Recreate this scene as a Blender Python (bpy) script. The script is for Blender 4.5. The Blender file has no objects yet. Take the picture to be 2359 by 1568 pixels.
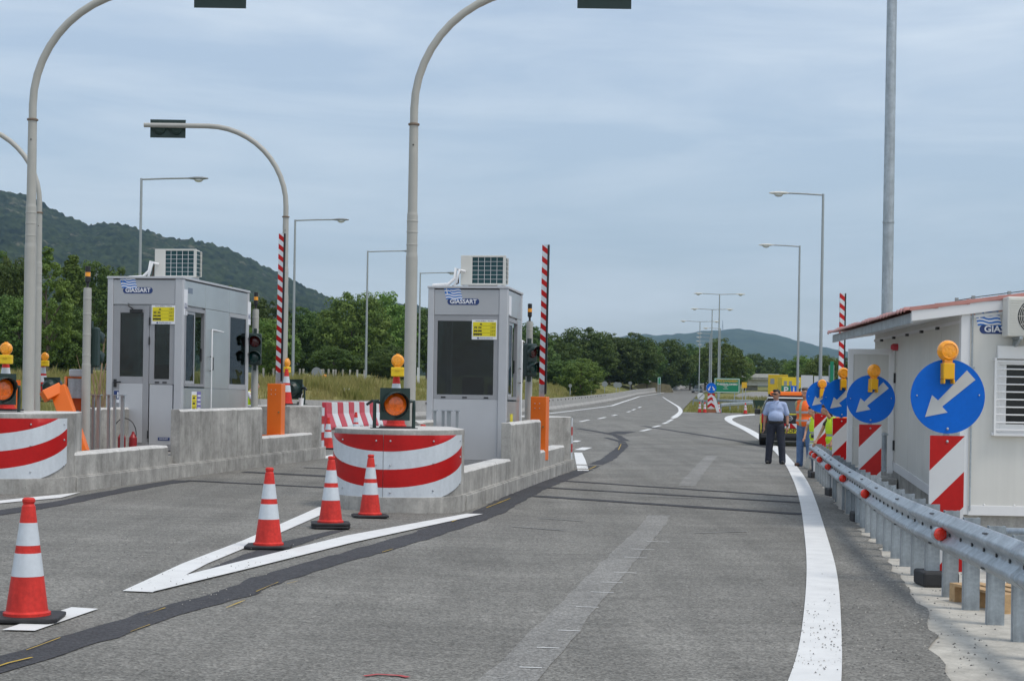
import bpy, bmesh, math, random
from math import sin, cos, pi, radians, sqrt, atan2
from mathutils import Vector, Matrix, noise
random.seed(11)
S = bpy.context.scene
COL = S.collection

# ---------------------------------------------------------------- camera
CAMZ = 1.55
ROLL = 0.016
cam_d = bpy.data.cameras.new('camera'); cam = bpy.data.objects.new('camera', cam_d); COL.objects.link(cam)
cam_d.sensor_width = 36; cam_d.lens = 56.25; cam_d.shift_y = 0.0586
cam_d.clip_start = 0.1; cam_d.clip_end = 30000
_c, _s = cos(ROLL), sin(ROLL)
cam.matrix_world = Matrix(((_c, -_s, 0, 0), (0, 0, -1, 0), (_s, _c, 0, CAMZ), (0, 0, 0, 1)))
S.camera = cam
# ---------------------------------------------------------------- sky, sun, exposure
SUN_EL, SUN_AZ = radians(62), radians(122)      # azimuth clockwise from +Y (view direction)
W = bpy.data.worlds.new('World'); S.world = W; W.use_nodes = True
nt = W.node_tree; nt.nodes.clear()
def N(t, ty, **kw):
    n = t.nodes.new(ty)
    for k, v in kw.items(): setattr(n, k, v)
    return n
sky = N(nt, 'ShaderNodeTexSky', sky_type='NISHITA', sun_disc=False)
sky.sun_elevation = SUN_EL; sky.sun_rotation = SUN_AZ; sky.air_density = 1.0; sky.dust_density = 2.2; sky.ozone_density = 1.5; sky.altitude = 50
tc = N(nt, 'ShaderNodeTexCoord')
mp = N(nt, 'ShaderNodeMapping'); mp.inputs['Scale'].default_value = (1.6, 1.6, 9.0)
n1 = N(nt, 'ShaderNodeTexNoise'); n1.inputs['Scale'].default_value = 2.3; n1.inputs['Detail'].default_value = 7; n1.inputs['Roughness'].default_value = .58; n1.inputs['Distortion'].default_value = .5
r1 = N(nt, 'ShaderNodeValToRGB'); r1.color_ramp.elements[0].position = .38; r1.color_ramp.elements[1].position = .78
m0 = N(nt, 'ShaderNodeMath', operation='MULTIPLY_ADD'); m0.inputs[1].default_value = .44; m0.inputs[2].default_value = .4
mx = N(nt, 'ShaderNodeMix', data_type='RGBA'); mx.inputs['B'].default_value = (6.75, 7.3, 7.75, 1)
hs = N(nt, 'ShaderNodeHueSaturation'); hs.inputs['Saturation'].default_value = 1.15
bg = N(nt, 'ShaderNodeBackground'); bg.inputs['Strength'].default_value = .135
wo = N(nt, 'ShaderNodeOutputWorld')
L = nt.links.new
L(tc.outputs['Generated'], mp.inputs['Vector']); L(mp.outputs['Vector'], n1.inputs['Vector']); L(n1.outputs['Fac'], r1.inputs['Fac'])
L(r1.outputs['Color'], m0.inputs[0]); L(m0.outputs[0], mx.inputs['Factor']); L(sky.outputs[0], hs.inputs['Color']); L(hs.outputs[0], mx.inputs['A'])
L(mx.outputs['Result'], bg.inputs['Color']); L(bg.outputs[0], wo.inputs['Surface'])
sd = bpy.data.lights.new('sun', 'SUN'); sd.energy = 1.5; sd.angle = radians(15.0); sd.color = (1, .94, .85)
sun = bpy.data.objects.new('sun', sd); COL.objects.link(sun)
_sv = Vector((sin(SUN_AZ)*cos(SUN_EL), cos(SUN_AZ)*cos(SUN_EL), sin(SUN_EL)))
sun.rotation_euler = _sv.to_track_quat('Z', 'Y').to_euler()
sun.location = (-20, -20, 60)
S.view_settings.view_transform = 'Standard'; S.view_settings.look = 'None'; S.view_settings.gamma = 1
S.view_settings.exposure = 0.1
try: S.view_settings.use_curve_mapping = False
except Exception: pass

# ---------------------------------------------------------------- survey: photo measurements -> ground positions
F = 3684.0
def sm(a, b, x):
    t = min(1, max(0, (x-a)/(b-a))); return t*t*(3-2*t)
def G(x, y):
    t = max(0.0, y-22.0)
    return .0076*t + 1.835e-5*t*t*(1 if t < 500 else 500/t) + .022*min(10.0, max(0.0, -x))
def ray(px, py):
    a = px-1179; b = 922-py
    return (a-ROLL*b)/F, (b+ROLL*a)/F
def at(px, py, Y):
    u, w = ray(px, py); return Vector((u*Y, Y, CAMZ+w*Y))
def gp(px, py):
    u, w = ray(px, py); lo, hi = 4.0, 900.0
    prev = 4.0
    y = 4.0
    while y < 900:
        if CAMZ+w*y < G(u*y, y): break
        prev = y; y *= 1.03
    lo, hi = prev, y
    for _ in range(40):
        m = (lo+hi)/2
        if CAMZ+w*m < G(u*m, m): hi = m
        else: lo = m
    return Vector((u*lo, lo, G(u*lo, lo)))
def gpx(px, Y, py=930):
    u, w = ray(px, py); return Vector((u*Y, Y, G(u*Y, Y)))

# ---------------------------------------------------------------- materials
def C(r, g=None, b=None):
    if g is None: g = b = r
    f = lambda v: (v/255/12.92 if v/255 <= .04045 else ((v/255+.055)/1.055)**2.4)
    return (f(r), f(g), f(b), 1)
def L4(r, g, b): return (r, g, b, 1)
MATS = {}
def mat(name, col, rough=.6, metal=0.0, nz=None, bump=None, spec=.5, coord='Object', streak=None, emit=None, coat=0, trans=0, col2=None, ndetail=6):
    if name in MATS: return MATS[name]
    m = bpy.data.materials.new(name); m.use_nodes = True; t = m.node_tree; p = t.nodes['Principled BSDF']
    p.inputs['Base Color'].default_value = col; p.inputs['Roughness'].default_value = rough; p.inputs['Metallic'].default_value = metal
    p.inputs['Specular IOR Level'].default_value = spec; p.inputs['Coat Weight'].default_value = coat
    if trans: p.inputs['Transmission Weight'].default_value = trans
    if emit: p.inputs['Emission Color'].default_value = emit[0]; p.inputs['Emission Strength'].default_value = emit[1]
    vec = None
    if nz or bump or streak:
        if coord == 'World':
            g = N(t, 'ShaderNodeNewGeometry'); vec = g.outputs['Position']
        else:
            g = N(t, 'ShaderNodeTexCoord'); vec = g.outputs['Object']
    src = None
    def layer(fac_out, c, lo, hi):
        nonlocal src
        rm = N(t, 'ShaderNodeMapRange'); rm.inputs['From Min'].default_value = .3; rm.inputs['From Max'].default_value = .7
        rm.inputs['To Min'].default_value = lo; rm.inputs['To Max'].default_value = hi
        t.links.new(fac_out, rm.inputs['Value'])
        mxx = N(t, 'ShaderNodeMix', data_type='RGBA', blend_type='MULTIPLY'); mxx.inputs['Factor'].default_value = 1
        if src is None: mxx.inputs['A'].default_value = c
        else: t.links.new(src, mxx.inputs['A'])
        t.links.new(rm.outputs[0], mxx.inputs['B']); src = mxx.outputs['Result']
    if nz:
        for (sc, am) in (nz if isinstance(nz, list) else [nz]):
            nn = N(t, 'ShaderNodeTexNoise'); nn.inputs['Scale'].default_value = sc; nn.inputs['Detail'].default_value = ndetail; nn.inputs['Roughness'].default_value = .6
            t.links.new(vec, nn.inputs['Vector']); layer(nn.outputs['Fac'], col, 1-am, 1+am)
    if streak:
        sx, sz, am = streak
        ma = N(t, 'ShaderNodeMapping'); ma.inputs['Scale'].default_value = (sx, sx, sz); t.links.new(vec, ma.inputs['Vector'])
        nn = N(t, 'ShaderNodeTexNoise'); nn.inputs['Scale'].default_value = 1; nn.inputs['Detail'].default_value = 5
        t.links.new(ma.outputs[0], nn.inputs['Vector']); layer(nn.outputs['Fac'], col, 1-am, 1+am)
    if src is not None: t.links.new(src, p.inputs['Base Color'])
    if bump:
        sc, st, di = bump
        nn = N(t, 'ShaderNodeTexNoise'); nn.inputs['Scale'].default_value = sc; nn.inputs['Detail'].default_value = 4
        t.links.new(vec, nn.inputs['Vector'])
        bb = N(t, 'ShaderNodeBump'); bb.inputs['Strength'].default_value = st; bb.inputs['Distance'].default_value = di
        t.links.new(nn.outputs['Fac'], bb.inputs['Height']); t.links.new(bb.outputs[0], p.inputs['Normal'])
    MATS[name] = m
    return m

def asphalt_mat(name, base, speck, patch=.18, fine=70):
    m = bpy.data.materials.new(name); m.use_nodes = True; t = m.node_tree; p = t.nodes['Principled BSDF']; k = t.links.new
    p.inputs['Roughness'].default_value = .88; p.inputs['Specular IOR Level'].default_value = .25
    g = N(t, 'ShaderNodeNewGeometry'); v = g.outputs['Position']
    def noi(sc, det=4, map_=None, ro=.6):
        n = N(t, 'ShaderNodeTexNoise'); n.inputs['Scale'].default_value = sc; n.inputs['Detail'].default_value = det; n.inputs['Roughness'].default_value = ro
        if map_:
            mm = N(t, 'ShaderNodeMapping'); mm.inputs['Scale'].default_value = map_; mm.inputs['Rotation'].default_value = (0, 0, radians(9)); k(v, mm.inputs['Vector']); k(mm.outputs[0], n.inputs['Vector'])
        else: k(v, n.inputs['Vector'])
        return n.outputs['Fac']
    def rng(o, a, b, lo, hi):
        r = N(t, 'ShaderNodeMapRange'); r.inputs['From Min'].default_value = a; r.inputs['From Max'].default_value = b; r.inputs['To Min'].default_value = lo; r.inputs['To Max'].default_value = hi
        k(o, r.inputs['Value']); return r.outputs[0]
    def mul(a, b):
        q = N(t, 'ShaderNodeMath', operation='MULTIPLY'); k(a, q.inputs[0]); k(b, q.inputs[1]); return q.outputs[0]
    vo = N(t, 'ShaderNodeTexVoronoi'); vo.inputs['Scale'].default_value = fine; k(v, vo.inputs['Vector'])
    sp = N(t, 'ShaderNodeSeparateColor'); k(vo.outputs['Color'], sp.inputs[0])
    stone = rng(sp.outputs[0], 0, 1, 1-speck, 1+speck)
    f = mul(stone, rng(noi(28, 3), .3, .7, 1-speck*.5, 1+speck*.5))
    f = mul(f, rng(noi(.55, 5), .3, .7, 1-patch, 1+patch))
    f = mul(f, rng(noi(1, 5, (2.2, .12, 1)), .3, .7, 1-patch*.7, 1+patch*.6))     # wheel paths along the lanes
    f = mul(f, rng(noi(1, 4, (.35, 5.5, 1)), .32, .68, 1-patch*.55, 1+patch*.45))    # roller marks across
    mm = N(t, 'ShaderNodeMix', data_type='RGBA', blend_type='MULTIPLY'); mm.inputs['Factor'].default_value = 1; mm.inputs['A'].default_value = base
    k(f, mm.inputs['B']); k(mm.outputs['Result'], p.inputs['Base Color'])
    b = N(t, 'ShaderNodeBump'); b.inputs['Strength'].default_value = .5; b.inputs['Distance'].default_value = .006
    k(vo.outputs['Distance'], b.inputs['Height']); k(b.outputs[0], p.inputs['Normal'])
    MATS[name] = m
    return m
M_ASPH = asphalt_mat('asphalt', L4(.19, .184, .167), .42, .2)
M_TAR = asphalt_mat('fresh_tar', L4(.062, .062, .067), .3, .14)
M_GROUND = asphalt_mat('ground_off_asphalt', L4(.235, .23, .216), .36, .16)
M_PALE = asphalt_mat('pale_asphalt', L4(.27, .26, .245), .2)

def paint_mat(name, col, wear_lo, wear_hi, under):
    m = bpy.data.materials.new(name); m.use_nodes = True; t = m.node_tree; p = t.nodes['Principled BSDF']; k = t.links.new
    p.inputs['Roughness'].default_value = .7
    g = N(t, 'ShaderNodeNewGeometry'); v = g.outputs['Position']
    a = N(t, 'ShaderNodeTexNoise'); a.inputs['Scale'].default_value = 26; a.inputs['Detail'].default_value = 5; a.inputs['Roughness'].default_value = .75; k(v, a.inputs['Vector'])
    b = N(t, 'ShaderNodeTexNoise'); b.inputs['Scale'].default_value = .9; b.inputs['Detail'].default_value = 4; k(v, b.inputs['Vector'])
    ad = N(t, 'ShaderNodeMath', operation='MULTIPLY_ADD'); ad.inputs[1].default_value = .55; k(b.outputs['Fac'], ad.inputs[0]); k(a.outputs['Fac'], ad.inputs[2])
    r = N(t, 'ShaderNodeMapRange'); r.inputs['From Min'].default_value = wear_lo; r.inputs['From Max'].default_value = wear_hi; k(ad.outputs[0], r.inputs['Value'])
    c = N(t, 'ShaderNodeTexNoise'); c.inputs['Scale'].default_value = 4; c.inputs['Detail'].default_value = 6; k(v, c.inputs['Vector'])
    r2 = N(t, 'ShaderNodeMapRange'); r2.inputs['From Min'].default_value = .3; r2.inputs['From Max'].default_value = .75; r2.inputs['To Min'].default_value = 1.0; r2.inputs['To Max'].default_value = .86; k(c.outputs['Fac'], r2.inputs['Value'])
    m1 = N(t, 'ShaderNodeMix', data_type='RGBA', blend_type='MULTIPLY'); m1.inputs['Factor'].default_value = 1; m1.inputs['A'].default_value = col; k(r2.outputs[0], m1.inputs['B'])
    m2 = N(t, 'ShaderNodeMix', data_type='RGBA'); k(r.outputs[0], m2.inputs['Factor']); k(m1.outputs['Result'], m2.inputs['A']); m2.inputs['B'].default_value = under
    k(m2.outputs['Result'], p.inputs['Base Color'])
    MATS[name] = m; return m
M_LINE = paint_mat('road_paint', L4(.75, .75, .735), .93, 1.02, L4(.2, .195, .185))
M_WORN = paint_mat('worn_paint', L4(.25, .248, .24), .62, 1.0, L4(.172, .17, .162))
M_YEL = paint_mat('worn_yellow', L4(.55, .36, .03), .85, 1.05, L4(.1, .095, .09))

def concrete_mat(name, base, dark=.3):
    m = bpy.data.materials.new(name); m.use_nodes = True; t = m.node_tree; p = t.nodes['Principled BSDF']; k = t.links.new
    p.inputs['Roughness'].default_value = .9; p.inputs['Specular IOR Level'].default_value = .2
    g = N(t, 'ShaderNodeNewGeometry'); v = g.outputs['Position']
    def noi(sc, map_=None, det=6):
        n = N(t, 'ShaderNodeTexNoise'); n.inputs['Scale'].default_value = sc; n.inputs['Detail'].default_value = det; n.inputs['Roughness'].default_value = .65
        if map_:
            mm = N(t, 'ShaderNodeMapping'); mm.inputs['Scale'].default_value = map_; k(v, mm.inputs['Vector']); k(mm.outputs[0], n.inputs['Vector'])
        else: k(v, n.inputs['Vector'])
        return n.outputs['Fac']
    def rng(o, a, b, lo, hi):
        r = N(t, 'ShaderNodeMapRange'); r.inputs['From Min'].default_value = a; r.inputs['From Max'].default_value = b; r.inputs['To Min'].default_value = lo; r.inputs['To Max'].default_value = hi
        k(o, r.inputs['Value']); return r.outputs[0]
    def mul(a, b):
        q = N(t, 'ShaderNodeMath', operation='MULTIPLY'); k(a, q.inputs[0]); k(b, q.inputs[1]); return q.outputs[0]
    f = mul(rng(noi(1, (6, 6, .8)), .34, .7, 1-dark*.5, 1+dark*.35), rng(noi(1.3), .32, .68, 1-dark*.85, 1+dark*.5))
    f = mul(f, rng(noi(6, None, 4), .3, .7, 1-dark*.4, 1+dark*.3))
    f = mul(f, rng(noi(30, None, 3), .3, .62, .88, 1.05))
    f = mul(f, rng(noi(55, None, 2), .27, .33, .55, 1))
    mm = N(t, 'ShaderNodeMix', data_type='RGBA', blend_type='MULTIPLY'); mm.inputs['Factor'].default_value = 1; mm.inputs['A'].default_value = base
    k(f, mm.inputs['B']); k(mm.outputs['Result'], p.inputs['Base Color'])
    b = N(t, 'ShaderNodeBump'); b.inputs['Strength'].default_value = .35; b.inputs['Distance'].default_value = .01
    k(noi(24, None, 5), b.inputs['Height']); k(b.outputs[0], p.inputs['Normal'])
    MATS[name] = m; return m
M_CONC = concrete_mat('concrete', L4(.42, .408, .38), .4)
M_CONCW = concrete_mat('pale_concrete', L4(.62, .61, .585), .16)
M_VERGE = concrete_mat('verge_concrete', L4(.5, .475, .42), .22)

M_ALU = mat('grey_powder_coat', L4(.43, .438, .455), .42, .25, nz=(1.4, .05))
M_ALUD = mat('grey_frame', L4(.33, .333, .348), .45, .2, nz=(2, .05))
M_ALUL = mat('pale_grey_panel', L4(.5, .51, .53), .45, .15, nz=(1.2, .05))
M_STEELP = mat('brushed_panel', L4(.5, .52, .52), .3, .7, nz=(1.2, .08))
M_GALV = mat('galvanised_steel', L4(.4, .44, .47), .45, .55, nz=[(5, .16), (40, .1)], streak=(14, 1.2, .14))
M_GALVP = mat('galvanised_post', L4(.33, .37, .4), .5, .5, nz=[(4, .22), (26, .14)], streak=(16, 2.5, .25))
M_MAST = mat('mast_paint', L4(.41, .405, .37), .5, 0, nz=(3, .06))
M_LAMPP = mat('lamp_pole_steel', L4(.36, .39, .4), .5, .5)
M_RED = mat('reflective_red', L4(.46, .007, .007), .4, 0, nz=[(2.5, .14), (30, .06)], spec=.3)
M_WHITE = mat('reflective_white', L4(.6, .645, .685), .35, 0, nz=[(2, .06), (24, .05)], streak=(14, 2, .05))
M_SIGNW = mat('sign_white', L4(.62, .63, .64), .45, 0, nz=(3, .05))
M_BLUE = mat('sign_blue', L4(.0, .125, .58), .5, 0, nz=[(3, .08), (25, .05)], spec=.22)
M_CONE = mat('cone_orange', L4(.6, .036, .027), .55, 0, nz=[(5, .14), (40, .1)], spec=.3, streak=(18, 3, .12))
M_CONED = mat('cone_red_faded', L4(.56, .07, .05), .55, 0, nz=(5, .1))
M_RUB = mat('black_rubber', L4(.024, .024, .026), .7, 0, nz=(8, .3))
M_BLACK = mat('black_plastic', L4(.014, .014, .016), .4)
M_ORANGE = mat('orange_paint', L4(.86, .165, .008), .4, 0, nz=(1.5, .06))
M_YBOX = mat('yellow_plastic', L4(.82, .55, .01), .4)
M_AMBER = mat('amber_lens', L4(.95, .36, .012), .22, 0, nz=(30, .16), bump=(45, .6, .01), coat=.5)
M_AMBL = mat('signal_amber_lens', L4(.9, .15, .003), .2, 0, nz=(26, .3), bump=(70, .5, .006), coat=.6)
M_SIGG = mat('signal_green_housing', L4(.012, .033, .028), .4, 0, nz=(3, .1))
M_LRED = mat('unlit_red_lens', L4(.09, .004, .006), .25, coat=.4)
M_LGRN = mat('unlit_green_lens', L4(.004, .05, .045), .25, coat=.4)
M_PREF = mat('cream_panel', L4(.65, .64, .6), .5, 0, nz=(1.5, .04), streak=(12, .4, .035))
M_PTRIM = mat('white_trim', L4(.74, .74, .745), .45, 0, nz=(2, .03))
M_PVC = mat('white_pvc', L4(.8, .8, .8), .3)
M_TILE = mat('red_metal_tile', L4(.5, .23, .2), .5, 0, nz=(3, .12))
M_GREY = mat('grey_back', L4(.27, .29, .3), .6, .2)
M_ACW = mat('ac_white', L4(.66, .65, .6), .45, 0, nz=(2, .04))
M_COIL = mat('ac_coil', L4(.02, .075, .085), .5, .3, nz=(60, .3))
M_PRED = mat('barrier_red', L4(.55, .04, .06), .45, 0, nz=(3, .12))
M_PWHT = mat('barrier_white', L4(.68, .69, .7), .45, 0, nz=(3, .07))
M_WOOD = mat('pallet_wood', L4(.5, .33, .17), .8, 0, nz=[(3, .2), (30, .15)])
M_TRUNK = mat('bark', L4(.13, .105, .08), .9, 0, nz=(4, .3))
M_YSIGN = mat('board_yellow', L4(.78, .66, .015), .5)
M_INK = mat('ink_black', L4(.02, .02, .02), .6)
M_NAVY = mat('logo_navy', L4(.018, .045, .17), .4)
M_FLAG = mat('flag_blue', L4(.03, .17, .55), .4)
M_PAPER = mat('paper_white', L4(.78, .79, .82), .6)
M_VIOLET = mat('notice_violet', L4(.2, .17, .45), .5)
M_GSIGN = mat('sign_green', L4(.0, .2, .1), .5)
M_GOLD = mat('sign_gold', L4(.7, .4, .02), .5)
M_BOLT = mat('bolt_steel', L4(.5, .52, .54), .35, .8)
def glass_mat(name, tint, refl=.09):
    m = bpy.data.materials.new(name); m.use_nodes = True; t = m.node_tree; t.nodes.clear(); k = t.links.new
    o = N(t, 'ShaderNodeOutputMaterial'); tr = N(t, 'ShaderNodeBsdfTransparent'); tr.inputs[0].default_value = tint
    gl = N(t, 'ShaderNodeBsdfGlossy'); gl.inputs['Roughness'].default_value = .015; gl.inputs['Color'].default_value = (.9, .95, 1, 1)
    lw = N(t, 'ShaderNodeLayerWeight'); lw.inputs['Blend'].default_value = .22
    ma = N(t, 'ShaderNodeMath', operation='MULTIPLY_ADD'); ma.inputs[1].default_value = .45; ma.inputs[2].default_value = refl; ma.use_clamp = True
    gg = N(t, 'ShaderNodeNewGeometry'); nz = N(t, 'ShaderNodeTexNoise'); nz.inputs['Scale'].default_value = 1.3; nz.inputs['Detail'].default_value = 2; k(gg.outputs['Position'], nz.inputs['Vector'])
    bu = N(t, 'ShaderNodeBump'); bu.inputs['Strength'].default_value = .5; bu.inputs['Distance'].default_value = .02; k(nz.outputs['Fac'], bu.inputs['Height']); k(bu.outputs[0], gl.inputs['Normal'])
    k(lw.outputs['Fresnel'], ma.inputs[0])
    mi = N(t, 'ShaderNodeMixShader'); k(ma.outputs[0], mi.inputs[0]); k(tr.outputs[0], mi.inputs[1]); k(gl.outputs[0], mi.inputs[2]); k(mi.outputs[0], o.inputs[0])
    MATS[name] = m; return m
M_GLASS = glass_mat('tinted_glass', (.27, .3, .3, 1), .03)
M_GLASSL = glass_mat('clear_glass', (.72, .78, .76, 1), .01)
M_GLASSC = glass_mat('car_glass', (.12, .14, .14, 1), .06)

def leaf_mat(name, c1, c2, tr=.25):
    m = bpy.data.materials.new(name); m.use_nodes = True; t = m.node_tree; p = t.nodes['Principled BSDF']; k = t.links.new
    p.inputs['Roughness'].default_value = .6; p.inputs['Specular IOR Level'].default_value = .2
    g = N(t, 'ShaderNodeNewGeometry'); oi = N(t, 'ShaderNodeObjectInfo')
    n = N(t, 'ShaderNodeTexNoise'); n.inputs['Scale'].default_value = .55; n.inputs['Detail'].default_value = 3; k(g.outputs['Position'], n.inputs['Vector'])
    mi = N(t, 'ShaderNodeMix', data_type='RGBA'); mi.inputs['A'].default_value = c1; mi.inputs['B'].default_value = c2
    r = N(t, 'ShaderNodeMapRange'); r.inputs['From Min'].default_value = .35; r.inputs['From Max'].default_value = .68; k(n.outputs['Fac'], r.inputs['Value']); k(r.outputs[0], mi.inputs['Factor'])
    hv = N(t, 'ShaderNodeHueSaturation'); k(mi.outputs['Result'], hv.inputs['Color'])
    r2 = N(t, 'ShaderNodeMapRange'); r2.inputs['To Min'].default_value = .75; r2.inputs['To Max'].default_value = 1.3; k(oi.outputs['Random'], r2.inputs['Value']); k(r2.outputs[0], hv.inputs['Value'])
    r3 = N(t, 'ShaderNodeMapRange'); r3.inputs['To Min'].default_value = .485; r3.inputs['To Max'].default_value = .515; k(oi.outputs['Random'], r3.inputs['Value']); k(r3.outputs[0], hv.inputs['Hue'])
    k(hv.outputs[0], p.inputs['Base Color'])
    o = t.nodes['Material Output']; td = N(t, 'ShaderNodeBsdfTranslucent'); k(hv.outputs[0], td.inputs['Color'])
    ms = N(t, 'ShaderNodeMixShader'); ms.inputs[0].default_value = tr; k(p.outputs[0], ms.inputs[1]); k(td.outputs[0], ms.inputs[2]); k(ms.outputs[0], o.inputs['Surface'])
    MATS[name] = m; return m
M_LEAF = leaf_mat('leaf_dark', L4(.06, .105, .024), L4(.125, .185, .045))
M_LEAF2 = leaf_mat('leaf_bright', L4(.1, .17, .035), L4(.19, .27, .06))
M_GRASS = leaf_mat('grass_blades', L4(.2, .21, .055), L4(.38, .31, .13), .3)

# ---------------------------------------------------------------- mesh helpers
class MB:
    def __init__(s): s.v = []; s.f = []; s.m = []; s.sm = []; s.T = Matrix.Identity(4)
    def add(s, vs, fs, mi=0, smooth=False):
        o = len(s.v); s.v += [tuple(s.T @ Vector(v)) for v in vs]
        for f in fs: s.f.append([i+o for i in f]); s.m.append(mi); s.sm.append(smooth)
        return s
    def box(s, x0, x1, y0, y1, z0, z1, mi=0):
        return s.add([(x0,y0,z0),(x1,y0,z0),(x1,y1,z0),(x0,y1,z0),(x0,y0,z1),(x1,y0,z1),(x1,y1,z1),(x0,y1,z1)],
                     [(0,3,2,1),(4,5,6,7),(0,1,5,4),(1,2,6,5),(2,3,7,6),(3,0,4,7)], mi)
    def cbox(s, c, sz, mi=0, M=None):
        old = s.T
        if M is not None: s.T = old @ Matrix.Translation(c) @ M; c = (0,0,0)
        s.box(c[0]-sz[0]/2, c[0]+sz[0]/2, c[1]-sz[1]/2, c[1]+sz[1]/2, c[2]-sz[2]/2, c[2]+sz[2]/2, mi); s.T = old; return s
    def path(s, pts, r, n=10, mi=0, caps=True, smooth=True):
        pts = [Vector(p) for p in pts]; k = len(pts); rs = r if isinstance(r, (list, tuple)) else [r]*k
        t0 = (pts[1]-pts[0]).normalized(); up = Vector((0,0,1)) if abs(t0.z) < .9 else Vector((1,0,0))
        a = t0.cross(up).normalized(); vs = []; fs = []
        for i, p in enumerate(pts):
            t = (pts[min(i+1,k-1)]-pts[max(i-1,0)]).normalized()
            a = (a - t*a.dot(t)).normalized(); b = t.cross(a)
            for j in range(n):
                w = 2*pi*j/n; vs.append(p+(a*cos(w)+b*sin(w))*rs[i])
        for i in range(k-1):
            for j in range(n): fs.append((i*n+j, i*n+(j+1)%n, (i+1)*n+(j+1)%n, (i+1)*n+j))
        s.add(vs, fs, mi, smooth)
        if caps:
            s.add(vs[:n], [tuple(range(n-1,-1,-1))], mi); s.add(vs[-n:], [tuple(range(n))], mi)
        return s
    def tube(s, p0, p1, r0, r1=None, n=12, mi=0, caps=True): return s.path([p0, p1], [r0, r0 if r1 is None else r1], n, mi, caps)
    def lathe(s, prof, n=20, mi=0, M=None, mis=None, smooth=True):
        old = s.T
        if M is not None: s.T = old @ M
        vs = [(r*cos(2*pi*j/n), r*sin(2*pi*j/n), z) for r, z in prof for j in range(n)]
        for i in range(len(prof)-1):
            mm = mis[i] if mis else mi
            s.add([vs[i*n+j] for j in range(n)]+[vs[(i+1)*n+j] for j in range(n)], [(j, (j+1)%n, n+(j+1)%n, n+j) for j in range(n)], mm, smooth)
        if prof[0][0] > 1e-5: s.add(vs[:n], [tuple(range(n-1,-1,-1))], mis[0] if mis else mi)
        if prof[-1][0] > 1e-5: s.add(vs[-n:], [tuple(range(n))], mis[-1] if mis else mi)
        s.T = old; return s
    def prism(s, poly, d0, d1, plane='xz', mi=0):
        n = len(poly)
        if plane == 'xz': a = [(p[0], d0, p[1]) for p in poly]; b = [(p[0], d1, p[1]) for p in poly]
        elif plane == 'xy': a = [(p[0], p[1], d0) for p in poly]; b = [(p[0], p[1], d1) for p in poly]
        else: a = [(d0, p[0], p[1]) for p in poly]; b = [(d1, p[0], p[1]) for p in poly]
        return s.add(a+b, [tuple(range(n)), tuple(range(2*n-1, n-1, -1))]+[(i, (i+1)%n, n+(i+1)%n, n+i) for i in range(n)], mi)
    def ball(s, c, r, n=12, mi=0, sc=(1,1,1)):
        old = s.T; s.T = old @ Matrix.Translation(c) @ Matrix.Diagonal((sc[0]*r, sc[1]*r, sc[2]*r, 1))
        m = max(4, n//2); s.lathe([(sin(pi*i/m) if 0 < i < m else 1e-6, -cos(pi*i/m)) for i in range(m+1)], n, mi); s.T = old; return s

def recalc(me):
    b = bmesh.new(); b.from_mesh(me); bmesh.ops.recalc_face_normals(b, faces=b.faces); b.to_mesh(me); b.free()
def ob(name, mb, mats, parent=None, loc=(0,0,0), rot=(0,0,0), bev=0, label=None, cat=None, group=None, kind=None, fix=True, seg=2):
    me = bpy.data.meshes.new(name); me.from_pydata(mb.v, [], mb.f)
    if not isinstance(mats, (list, tuple)): mats = [mats]
    for m in mats: me.materials.append(m)
    me.polygons.foreach_set('material_index', mb.m); me.polygons.foreach_set('use_smooth', mb.sm)
    if fix: recalc(me)
    me.update()
    o = bpy.data.objects.new(name, me); COL.objects.link(o); o.parent = parent; o.location = loc; o.rotation_euler = rot
    if bev:
        b = o.modifiers.new('bevel', 'BEVEL'); b.width = bev; b.segments = seg; b.limit_method = 'ANGLE'; b.angle_limit = radians(40)
    tag(o, label, cat, group, kind); return o
def tag(o, label=None, cat=None, group=None, kind=None):
    if label: o['label'] = label
    if cat: o['category'] = cat
    if group: o['group'] = group
    if kind: o['kind'] = kind
    return o
def thing(name, label, cat, loc=(0,0,0), rz=0, group=None):
    o = bpy.data.objects.new(name, None); o.empty_display_size = .2; COL.objects.link(o); o.location = loc; o.rotation_euler = (0,0,rz)
    return tag(o, label, cat, group)
def copy_tree(o, parent=None):
    c = o.copy(); COL.objects.link(c); c.parent = parent
    for ch in list(o.children): copy_tree(ch, c)
    return c
def dup(o, loc, rz, label, scale=None):
    c = copy_tree(o); c.location = loc; c.rotation_euler = (0,0,rz); c['label'] = label
    if scale: c.scale = scale
    return c
def text(s, size, m, parent, loc, rot=(pi/2,0,0), name='lettering', ext=.001, wide=None, align='CENTER', bold=0):
    cu = bpy.data.curves.new('t', 'FONT'); cu.body = s; cu.size = size; cu.extrude = ext; cu.align_x = align; cu.align_y = 'CENTER'; cu.resolution_u = 3; cu.offset = bold
    o = bpy.data.objects.new('t', cu); COL.objects.link(o); dg = bpy.context.evaluated_depsgraph_get(); dg.update()
    me = bpy.data.meshes.new_from_object(o.evaluated_get(dg)); bpy.data.objects.remove(o); bpy.data.curves.remove(cu)
    me.materials.clear(); me.materials.append(m); me.name = name
    if wide and len(me.vertices):
        xs = [v.co.x for v in me.vertices]; k = wide/(max(xs)-min(xs))
        for v in me.vertices: v.co.x *= k
    r = bpy.data.objects.new(name, me); COL.objects.link(r); r.parent = parent; r.location = loc; r.rotation_euler = rot
    return r
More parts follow.
